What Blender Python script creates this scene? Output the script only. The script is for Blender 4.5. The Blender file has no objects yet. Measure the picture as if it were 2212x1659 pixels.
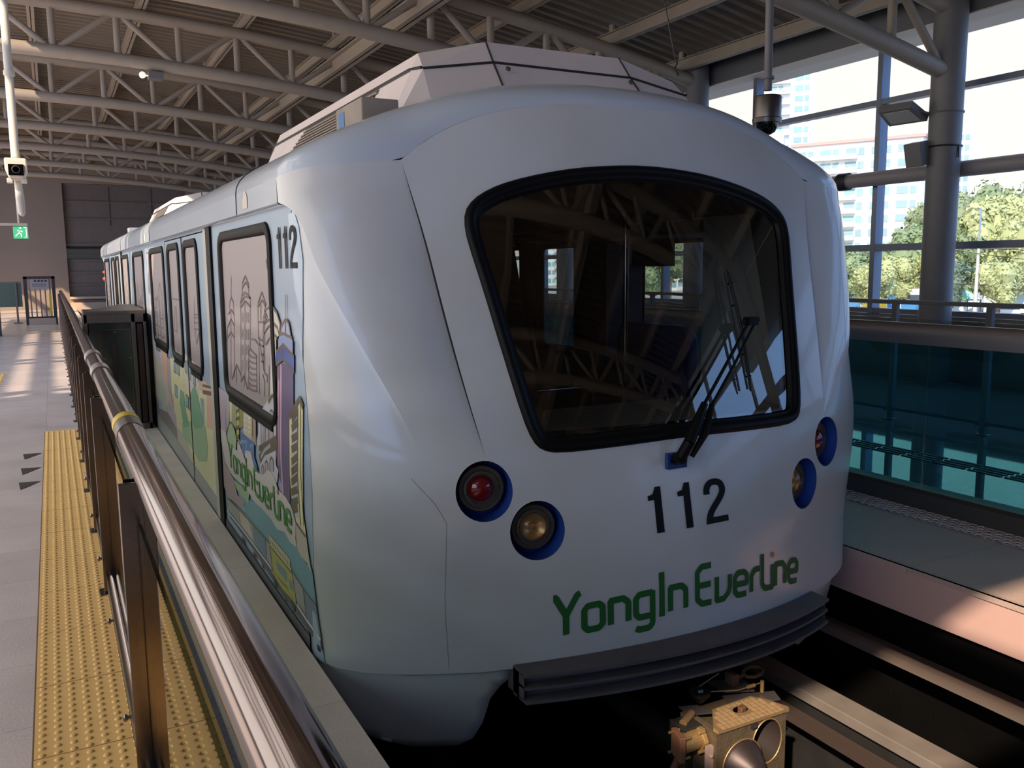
import bpy, bmesh, math, random
from mathutils import Vector, Matrix
from mathutils.geometry import delaunay_2d_cdt
# light and opening settings
EXPO = -0.95
SKY_BLUE = (.80, 1.35, 2.5, 1); SKY_WHITE = (1.2, 1.13, 1.05, 1); SKY_STR = 2.0; SKY_LEFT = 1.0
SUN_E = 13.0; SUN_DIR = (.62, .55, -.56)
LEFT_SOLID = [(-14, -8), (30.5, 34.5)]
SUN_OPENINGS = [(-8.2, -1.5, 7.2, 22), (-3.4, -2.2, 6.3, 7.2), (-4.3, -3.4, 5.5, 6.4), (-5.4, -4.3, 4.6, 5.6), (-8.4, -5.8, 30, 39), (-7, -2, -4.95, -4.15)]  # added roof openings, out of view, that aim sun patches into the hall
random.seed(7)
sc = bpy.context.scene
COL = sc.collection
sin, cos, pi, sqrt = math.sin, math.cos, math.pi, math.sqrt

# ------------------------------------------------------------ camera, sky, sun, exposure
CAM_H = 1.70
yaw, pitch, roll, FPX = math.radians(27.7104), math.radians(7.63294), math.radians(-0.52355), 1876.43
fw = Vector((sin(yaw)*cos(pitch), cos(yaw)*cos(pitch), -sin(pitch)))
rt0 = Vector((cos(yaw), -sin(yaw), 0)); up0 = rt0.cross(fw)
rt = rt0*cos(roll)+up0*sin(roll); up = up0*cos(roll)-rt0*sin(roll)
cam_d = bpy.data.cameras.new('camera'); cam = bpy.data.objects.new('camera', cam_d); COL.objects.link(cam)
M = Matrix((rt, up, -fw)).transposed().to_4x4(); M.translation = Vector((0, 0, CAM_H)); cam.matrix_world = M
cam_d.sensor_width = 36; cam_d.lens = FPX/2212*36; cam_d.clip_start = .02; cam_d.clip_end = 2000
sc.camera = cam
vs = sc.view_settings
sc.display_settings.display_device = 'sRGB'
vs.view_transform = 'Standard'; vs.look = 'None'; vs.gamma = 1; vs.use_curve_mapping = False
vs.exposure = EXPO
sc.cycles.use_denoising = True
try: sc.cycles.denoiser = 'OPENIMAGEDENOISE'
except Exception: pass
sc.cycles.max_bounces = 8; sc.cycles.diffuse_bounces = 5; sc.cycles.glossy_bounces = 4
sc.cycles.transparent_max_bounces = 16; sc.cycles.transmission_bounces = 4
sc.cycles.sample_clamp_indirect = 8; sc.cycles.caustics_reflective = False; sc.cycles.caustics_refractive = False

w = bpy.data.worlds.new('sky'); sc.world = w; w.use_nodes = True
wn, wl = w.node_tree.nodes, w.node_tree.links; wn.clear()
tc = wn.new('ShaderNodeTexCoord'); sep = wn.new('ShaderNodeSeparateXYZ'); wl.new(tc.outputs['Generated'], sep.inputs[0])
def wmath(op, a, b=None, clamp=False):
    n = wn.new('ShaderNodeMath'); n.operation = op; n.use_clamp = clamp
    for i, v in enumerate((a, b)):
        if v is None: continue
        if isinstance(v, (int, float)): n.inputs[i].default_value = v
        else: wl.new(v, n.inputs[i])
    return n.outputs[0]
# hazy bright sky towards the building side (+x,+y), deeper blue behind the open end of the hall and overhead
hz = wmath('SUBTRACT', wmath('ADD', wmath('MULTIPLY', sep.outputs[1], 2.8), 1.1), wmath('MULTIPLY', sep.outputs[0], 1.3), True)
hz = wmath('MULTIPLY', hz, wmath('SUBTRACT', 1.55, wmath('MULTIPLY', sep.outputs[2], 1.0), True), True)
mix = wn.new('ShaderNodeMixRGB'); wl.new(hz, mix.inputs[0])
mix.inputs[1].default_value = SKY_BLUE; mix.inputs[2].default_value = SKY_WHITE
bg = wn.new('ShaderNodeBackground'); wl.new(mix.outputs[0], bg.inputs[0]); wl.new(wmath('MULTIPLY', wmath('ADD', 1.0, wmath('MULTIPLY', wmath('MAXIMUM', wmath('MULTIPLY', sep.outputs[0], -1), 0), SKY_LEFT)), SKY_STR), bg.inputs[1])
wo = wn.new('ShaderNodeOutputWorld'); wl.new(bg.outputs[0], wo.inputs[0])

sd = bpy.data.lights.new('sun', 'SUN'); sd.energy = SUN_E; sd.angle = math.radians(.6); sd.color = (1, .80, .60)
sun = bpy.data.objects.new('sun', sd); COL.objects.link(sun)
SUN_TRAVEL = Vector(SUN_DIR).normalized()
sun.rotation_euler = SUN_TRAVEL.to_track_quat('-Z', 'Y').to_euler()
sun.location = (-6, -10, 20)

# ------------------------------------------------------------ materials
def lin(c): return tuple(((v/255)/12.92 if v/255 <= .04045 else ((v/255+.055)/1.055)**2.4) for v in c[:3])+(1,)
MATS = {}
def mat(name, rgb, rough=.5, metal=0., var=0., vscale=6., bump=0., bscale=60., spec=.5, coat=0., emit=None, stretch=None):
    if name in MATS: return MATS[name]
    m = bpy.data.materials.new(name); m.use_nodes = True; MATS[name] = m
    n, l = m.node_tree.nodes, m.node_tree.links; b = n['Principled BSDF']
    c = lin(rgb); b.inputs['Base Color'].default_value = c; b.inputs['Roughness'].default_value = rough
    b.inputs['Metallic'].default_value = metal; b.inputs['Specular IOR Level'].default_value = spec
    b.inputs['Coat Weight'].default_value = coat; b.inputs['Coat Roughness'].default_value = .06
    if emit: b.inputs['Emission Color'].default_value = lin(rgb); b.inputs['Emission Strength'].default_value = emit
    t = n.new('ShaderNodeTexCoord'); src = t.outputs['Object']
    if stretch:
        mp = n.new('ShaderNodeMapping'); mp.inputs['Scale'].default_value = stretch; l.new(src, mp.inputs[0]); src = mp.outputs[0]
    if var:
        ns = n.new('ShaderNodeTexNoise'); ns.inputs['Scale'].default_value = vscale; ns.inputs['Detail'].default_value = 5; l.new(src, ns.inputs[0])
        r = n.new('ShaderNodeValToRGB'); l.new(ns.outputs[0], r.inputs[0])
        r.color_ramp.elements[0].position = .3; r.color_ramp.elements[1].position = .7
        r.color_ramp.elements[0].color = tuple(v*(1-var) for v in c[:3])+(1,)
        r.color_ramp.elements[1].color = tuple(min(1, v*(1+var)) for v in c[:3])+(1,)
        l.new(r.outputs[0], b.inputs['Base Color'])
    if bump:
        ns = n.new('ShaderNodeTexNoise'); ns.inputs['Scale'].default_value = bscale; ns.inputs['Detail'].default_value = 3; l.new(src, ns.inputs[0])
        bp = n.new('ShaderNodeBump'); bp.inputs['Strength'].default_value = bump; bp.inputs['Distance'].default_value = .01
        l.new(ns.outputs[0], bp.inputs['Height']); l.new(bp.outputs[0], b.inputs['Normal'])
    return m
def granite(name, rgb, tile=(.6, .6), off=(0, 0), rough=.3, speck=.35, joint=.55, spec=.5, big=.12):
    m = bpy.data.materials.new(name); m.use_nodes = True; MATS[name] = m
    n, l = m.node_tree.nodes, m.node_tree.links; b = n['Principled BSDF']; b.inputs['Roughness'].default_value = rough
    b.inputs['Specular IOR Level'].default_value = spec
    t = n.new('ShaderNodeTexCoord'); s = n.new('ShaderNodeSeparateXYZ'); l.new(t.outputs['Object'], s.inputs[0])
    def mth(op, a, bb=None, cl=False):
        q = n.new('ShaderNodeMath'); q.operation = op; q.use_clamp = cl
        for i, v in enumerate((a, bb)):
            if v is None: continue
            if isinstance(v, (int, float)): q.inputs[i].default_value = v
            else: l.new(v, q.inputs[i])
        return q.outputs[0]
    cells = []; lines = []
    for i in (0, 1):
        p = mth('DIVIDE', mth('ADD', s.outputs[i], 100*tile[i]+off[i]), tile[i])
        fr = mth('FRACT', p); cells.append(mth('FLOOR', p))
        d = mth('MINIMUM', fr, mth('SUBTRACT', 1, fr)); lines.append(mth('GREATER_THAN', mth('MULTIPLY', d, tile[i]), .0022))
    ln = mth('MULTIPLY', lines[0], lines[1])
    cb = n.new('ShaderNodeCombineXYZ'); l.new(cells[0], cb.inputs[0]); l.new(cells[1], cb.inputs[1])
    wn_ = n.new('ShaderNodeTexWhiteNoise'); l.new(cb.outputs[0], wn_.inputs[0])
    n1 = n.new('ShaderNodeTexNoise'); n1.inputs['Scale'].default_value = 110; n1.inputs['Detail'].default_value = 3; l.new(t.outputs['Object'], n1.inputs[0])
    n2 = n.new('ShaderNodeTexNoise'); n2.inputs['Scale'].default_value = 2.2; n2.inputs['Detail'].default_value = 4; l.new(t.outputs['Object'], n2.inputs[0])
    v = mth('ADD', mth('MULTIPLY', mth('SUBTRACT', n1.outputs[0], .5), speck*3), 1)
    v = mth('ADD', v, mth('MULTIPLY', mth('SUBTRACT', n2.outputs[0], .5), big*3))
    v = mth('ADD', v, mth('MULTIPLY', mth('SUBTRACT', wn_.outputs[0], .5), .12))
    v = mth('MULTIPLY', v, mth('ADD', mth('MULTIPLY', ln, 1-joint), joint))
    mx = n.new('ShaderNodeVectorMath'); mx.operation = 'SCALE'; mx.inputs[0].default_value = lin(rgb)[:3]; l.new(v, mx.inputs['Scale'])
    l.new(mx.outputs[0], b.inputs['Base Color'])
    return m
def glass(name, tint, ior=1.5, rough=0., refl=(1, 1, 1, 1)):
    m = bpy.data.materials.new(name); m.use_nodes = True; MATS[name] = m
    n, l = m.node_tree.nodes, m.node_tree.links; n.clear()
    tr = n.new('ShaderNodeBsdfTransparent'); tr.inputs[0].default_value = tuple(tint)+(1,)
    gl = n.new('ShaderNodeBsdfGlossy'); gl.inputs['Roughness'].default_value = rough; gl.inputs[0].default_value = refl
    fr = n.new('ShaderNodeFresnel'); ge = n.new('ShaderNodeNewGeometry')   # same reflectance from either side of a thin pane
    im = n.new('ShaderNodeMix'); im.inputs[2].default_value = ior; im.inputs[3].default_value = 1/ior
    l.new(ge.outputs['Backfacing'], im.inputs[0]); l.new(im.outputs[0], fr.inputs[0])
    mx = n.new('ShaderNodeMixShader'); l.new(fr.outputs[0], mx.inputs[0]); l.new(tr.outputs[0], mx.inputs[1]); l.new(gl.outputs[0], mx.inputs[2])
    o = n.new('ShaderNodeOutputMaterial'); l.new(mx.outputs[0], o.inputs[0])
    return m

paint = mat('train_paint', (213, 217, 217), .32, var=.035, vscale=1.3, coat=.35, spec=.45)
for n_ in paint.node_tree.nodes:      # patchy warm dust in the white paint
    if n_.type == 'VALTORGB': n_.color_ramp.elements[0].color = lin((202, 201, 195)); n_.color_ramp.elements[1].color = lin((214, 219, 222))
paint_blue = mat('sky_blue_wrap', (172, 193, 211), .3, var=.05, vscale=1.0, coat=.3)
roofp = mat('roof_paint', (203, 214, 224), .25, var=.03, vscale=1.5, coat=.5)
fairing_m = mat('aged_white_paint', (234, 220, 212), .5, var=.05, vscale=2.5)
grime = mat('grimy_panel', (150, 138, 125), .7, var=.15, vscale=6)
rubber = mat('black_rubber', (13, 13, 14), .5, bump=.1, spec=.16)
blackp = mat('black_gloss', (6, 6, 8), .15)
darkm = mat('dark_void', (14, 14, 14), .8)
lamp_m = mat('bronzed_lamp_metal', (96, 88, 78), .4, metal=.35, var=.15, vscale=12)
bluein = mat('blue_recess', (38, 74, 158), .45)
red_l = mat('red_lens', (120, 18, 24), .12, coat=1)
amber = mat('brass_reflector', (206, 158, 100), .25, metal=.5)
steel = mat('brushed_stainless', (128, 118, 112), .2, metal=1, var=.08, vscale=3, stretch=(40, 1, 40))
steel_d = mat('dull_stainless', (120, 112, 106), .35, metal=.9, var=.1, vscale=5)
chrome = mat('polished_stainless', (150, 138, 134), .10, metal=1)
beam_m = mat('bumper_paint', (92, 87, 91), .6, var=.12, vscale=8, bump=.3)
rust = mat('rusty_steel', (112, 78, 58), .7, metal=.35, var=.3, vscale=14, bump=.5)
gold = mat('gold_passivated_steel', (178, 146, 98), .45, metal=.55, var=.15, vscale=10)
dkgrey = mat('dark_grey_metal', (58, 56, 56), .5, metal=.4, var=.15)
truss_m = mat('beige_truss_paint', (158, 144, 128), .55, var=.04)
deck_m = mat('roof_deck_sheet', (126, 113, 98), .6, var=.05, vscale=.6)
grey_st = mat('grey_steel_paint', (116, 112, 112), .5, var=.04)
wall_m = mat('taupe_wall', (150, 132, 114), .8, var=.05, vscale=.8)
wall_d = mat('dark_wall_panel', (120, 106, 94), .75, var=.06)
conc = mat('concrete', (196, 184, 174), .85, var=.1, vscale=5, bump=.3, bscale=120)
pinkw = mat('pink_edge_panel', (205, 168, 158), .6, var=.05, vscale=2)
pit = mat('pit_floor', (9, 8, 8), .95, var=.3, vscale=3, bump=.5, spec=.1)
fl_l = granite('grey_granite', (226, 211, 204), (.6, .6), (.16, .03), rough=.22, speck=.22, joint=.7)
fl_e = granite('edge_granite', (240, 226, 212), (.6, 1.8), (.28, .4), rough=.75, speck=.14, joint=.75)
fl_r = granite('polished_granite', (120, 122, 122), (1.2, 1.2), (.1, .2), rough=.03, speck=.1, joint=.5, spec=1.0)
fl_r.node_tree.nodes['Principled BSDF'].inputs['IOR'].default_value = 2.0
fl_r2 = granite('matt_granite', (190, 164, 152), (1.1, .9), (.2, .45), rough=.6, speck=.22, joint=.6)
yellow = mat('tactile_yellow', (255, 204, 122), .55, var=.04, vscale=3)
text_k = mat('black_lettering', (20, 21, 24), .55, spec=.2)
text_g = mat('green_lettering', (44, 104, 50), .55, spec=.25)
orange = mat('orange_dot', (226, 118, 76), .4)
glass_ws = glass('windscreen_glass', (.66, .69, .69), 1.9)
glass_sd = glass('side_glass', (.6, .64, .64), 1.5)
glass_dk = glass('fence_glass', (.50, .56, .53), 1.45)
glass_cy = glass('teal_glass', (.40, .74, .80), 1.3)
glass_bal = glass('balustrade_glass', (.84, .88, .87), 1.25)
glass_w = glass('window_glass', (.93, .95, .96), 1.3)

# ------------------------------------------------------------ mesh helpers
# the roof, columns, window wall and end wall were measured in units of HS metres from the viewpoint
HS = 1.296
HALL = [False]
def hall_pt(v):
    return (v[0]*HS, v[1]*HS, v[2] if v[2] <= .03 else CAM_H+(v[2]-CAM_H)*HS)
class MB:
    def __init__(s): s.v = []; s.f = []; s.m = []; s.nrm = None
    def add(s, vs_, fs, mi=0):
        o = len(s.v); s.v += [tuple(v) for v in vs_]; s.f += [tuple(i+o for i in f) for f in fs]; s.m += [mi]*len(fs); return s
    def box(s, x0, y0, z0, x1, y1, z1, mi=0):
        v = [(x, y, z) for x in (x0, x1) for y in (y0, y1) for z in (z0, z1)]
        return s.add(v, [(0, 1, 3, 2), (4, 6, 7, 5), (0, 4, 5, 1), (2, 3, 7, 6), (0, 2, 6, 4), (1, 5, 7, 3)], mi)
    def obox(s, c, ax, ay, az, hx, hy, hz, mi=0):
        c = Vector(c); v = [c+Vector(ax)*i*hx+Vector(ay)*j*hy+Vector(az)*k*hz for i in (-1, 1) for j in (-1, 1) for k in (-1, 1)]
        return s.add(v, [(0, 1, 3, 2), (4, 6, 7, 5), (0, 4, 5, 1), (2, 3, 7, 6), (0, 2, 6, 4), (1, 5, 7, 3)], mi)
    def tube(s, pts, r, n=12, mi=0, caps=True, closed=False):
        P = [Vector(p) for p in pts]; N = len(P); rings = []; prev = None
        for i, p in enumerate(P):
            a = P[i-1] if (i or closed) else P[i]; b = P[(i+1) % N] if (i < N-1 or closed) else P[i]
            d = (b-a).normalized()
            if prev is None:
                u = d.cross(Vector((0, 0, 1)));
                if u.length < .1: u = d.cross(Vector((1, 0, 0)))
                u.normalize()
            else: u = (prev-d*prev.dot(d)).normalized()
            prev = u; q = d.cross(u); rr = r[i] if isinstance(r, (list, tuple)) else r
            rings.append([p+u*rr*cos(2*pi*k/n)+q*rr*sin(2*pi*k/n) for k in range(n)])
        v = [x for R_ in rings for x in R_]; f = []
        for i in range(N if closed else N-1):
            j = (i+1) % N
            for k in range(n): f.append((i*n+k, i*n+(k+1) % n, j*n+(k+1) % n, j*n+k))
        if caps and not closed: f.append(tuple(range(n))[::-1]); f.append(tuple((N-1)*n+k for k in range(n)))
        return s.add(v, f, mi)
    def lathe(s, o, ax, prof, n=32, mi=0, up_=None):
        o = Vector(o); ax = Vector(ax).normalized(); u = ax.cross(Vector((0, 0, 1)))
        if u.length < .1: u = ax.cross(Vector((1, 0, 0)))
        u.normalize(); q = ax.cross(u)
        v = []; f = []
        for (r, h) in prof: v += [o+ax*h+u*r*cos(2*pi*k/n)+q*r*sin(2*pi*k/n) for k in range(n)]
        for i in range(len(prof)-1):
            for k in range(n): f.append((i*n+k, i*n+(k+1) % n, (i+1)*n+(k+1) % n, (i+1)*n+k))
        return s.add(v, f, mi)
    def prism(s, poly, fn, d0, d1, mi=0):
        """poly 2D, fn(a,b,d)->3D, extruded from d0 to d1"""
        n = len(poly); v = [fn(a, b, d0) for a, b in poly]+[fn(a, b, d1) for a, b in poly]
        f = [tuple(range(n))[::-1], tuple(range(n, 2*n))]+[(i, (i+1) % n, (i+1) % n+n, i+n) for i in range(n)]
        return s.add(v, f, mi)
    def grid(s, rows, mi=0, closed=False):
        n = len(rows[0]); v = [p for r in rows for p in r]; f = []
        for i in range(len(rows)-1):
            for k in range(n if closed else n-1):
                f.append((i*n+k, i*n+(k+1) % n, (i+1)*n+(k+1) % n, (i+1)*n+k))
        return s.add(v, f, mi)
    def build(s, name, mats, parent=None, smooth=None, bevel=0, solid=0, fixn=True):
        if HALL[0]: s.v = [hall_pt(v) for v in s.v]
        me = bpy.data.meshes.new(name); me.from_pydata(s.v, [], s.f)
        if not isinstance(mats, (list, tuple)): mats = [mats]
        for m in mats: me.materials.append(m)
        if len(mats) > 1: me.polygons.foreach_set('material_index', s.m)
        if fixn:
            bm = bmesh.new(); bm.from_mesh(me); bmesh.ops.remove_doubles(bm, verts=bm.verts, dist=1e-5)
            bmesh.ops.recalc_face_normals(bm, faces=bm.faces); bm.to_mesh(me); bm.free()
        if smooth is not None:
            me.shade_smooth()
            if smooth < 180: me.set_sharp_from_angle(angle=math.radians(smooth))
        me.update()
        o = bpy.data.objects.new(name, me); COL.objects.link(o)
        if parent: put(o, parent)
        if solid:
            md = o.modifiers.new('thickness', 'SOLIDIFY'); md.thickness = solid; md.offset = -1
        if bevel:
            md = o.modifiers.new('bevel', 'BEVEL'); md.width = bevel; md.segments = 2; md.limit_method = 'ANGLE'
        return o
def put(o, parent):
    o.parent = parent
    loc = Vector((0, 0, 0)); p = parent
    while p is not None: loc += p.location; p = p.parent
    o.matrix_parent_inverse = Matrix.Translation(-loc)
def tag(o, label=None, cat=None, group=None, kind=None):
    if label: o['label'] = label
    if cat: o['category'] = cat
    if group: o['group'] = group
    if kind: o['kind'] = kind
    return o
def thing(name, loc, label, cat, group=None, kind=None):
    o = bpy.data.objects.new(name, None); o.empty_display_size = .1; COL.objects.link(o); o.location = hall_pt(loc) if HALL[0] else loc
    return tag(o, label, cat, group, kind)
def struct(o): o['kind'] = 'structure'; return o
def dup(root, d, label=None, group=None):
    def cp(o, par):
        c = o.copy(); COL.objects.link(c)
        if par: c.parent = par; c.matrix_parent_inverse = o.matrix_parent_inverse.copy()
        for ch in [x for x in KIDS.get(o.name, [])]: cp(ch, c)
        return c
    KIDS = {}
    for x in COL.objects:
        if x.parent: KIDS.setdefault(x.parent.name, []).append(x)
    r = cp(root, None); r.location = root.location+Vector(d)*(HS if HALL[0] else 1)
    if label: r['label'] = label
    if group: r['group'] = group
    return r
def resample(poly, step, closed=True):
    out = []; n = len(poly)
    for i in range(n if closed else n-1):
        a = Vector(poly[i]); b = Vector(poly[(i+1) % n]); k = max(1, int(math.ceil((b-a).length/step)))
        out += [a.lerp(b, j/k) for j in range(k)]
    if not closed: out.append(Vector(poly[-1]))
    return out
def chaikin(poly, it=2, closed=True):
    P = [Vector(p) for p in poly]
    for _ in range(it):
        Q = []; n = len(P)
        if not closed: Q.append(P[0])
        for i in range(n if closed else n-1):
            a, b = P[i], P[(i+1) % n]; Q += [a.lerp(b, .25), a.lerp(b, .75)]
        if not closed: Q.append(P[-1])
        P = Q
    return P
def area2(P): return sum(P[i][0]*P[(i+1) % len(P)][1]-P[(i+1) % len(P)][0]*P[i][1] for i in range(len(P)))
def inset(P, d):
    """move a closed 2D polygon inward by d"""
    sg = 1 if area2(P) > 0 else -1; n = len(P); out = []
    for i in range(n):
        a, b, c = Vector(P[i-1]), Vector(P[i]), Vector(P[(i+1) % n])
        t = (b-a).normalized()+(c-b).normalized()
        if t.length < 1e-6: t = (c-b)
        t.normalize(); nn = Vector((-t[1], t[0]))*sg
        out.append(b+nn*d)
    return out
def rrect(x0, y0, x1, y1, r, n=5):
    out = []
    for cx, cy, a in ((x1-r, y1-r, 0), (x0+r, y1-r, 90), (x0+r, y0+r, 180), (x1-r, y0+r, 270)):
        out += [Vector((cx+r*cos(math.radians(a+90*k/n)), cy+r*sin(math.radians(a+90*k/n)))) for k in range(n+1)]
    return out
def inside(p, P):
    c = False; n = len(P); x, y = p
    for i in range(n):
        a, b = P[i], P[(i+1) % n]
        if (a[1] > y) != (b[1] > y) and x < (b[0]-a[0])*(y-a[1])/(b[1]-a[1])+a[0]: c = not c
    return c
def fill(outer, holes=(), step=None):
    """triangulated 2D region with holes -> verts, tris"""
    V = []; E = []
    for P in [outer]+list(holes):
        o = len(V); V += [Vector((p[0], p[1])) for p in P]; n = len(P); E += [(o+i, o+(i+1) % n) for i in range(n)]
    if step:
        xs = [p[0] for p in outer]; ys = [p[1] for p in outer]
        nx = int((max(xs)-min(xs))/step); ny = int((max(ys)-min(ys))/step)
        seg = [(V[a], V[b]) for a, b in E]
        for i in range(1, nx+1):
            for j in range(1, ny+1):
                p = Vector((min(xs)+i*step, min(ys)+j*step))
                if not inside(p, outer) or any(inside(p, h) for h in holes): continue
                if any((p-a).length < step*.45 for a, b in seg): continue
                V.append(p)
    r = delaunay_2d_cdt(V, E, [], 0, 1e-6, False)
    vo, fo = r[0], r[2]; F_ = []
    for f in fo:
        c = (vo[f[0]]+vo[f[1]]+vo[f[2]])/3
        if inside(c, outer) and not any(inside(c, h) for h in holes): F_.append(tuple(f))
    return vo, F_
def stroke(pts, w_, closed=False):
    P = [Vector(p) for p in pts]; n = len(P); L = []; R_ = []
    for i in range(n):
        a = P[i-1] if (i or closed) else None; b = P[(i+1) % n] if (i < n-1 or closed) else None
        d1 = (P[i]-a).normalized() if a is not None else None; d2 = (b-P[i]).normalized() if b is not None else None
        t = ((d1 or d2)+(d2 or d1)).normalized(); nn = Vector((-t[1], t[0])); dd = d1 or d2
        k = 1/max(.55, abs(t.dot(dd))); L.append(P[i]+nn*w_/2*k); R_.append(P[i]-nn*w_/2*k)
    return L, R_

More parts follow.
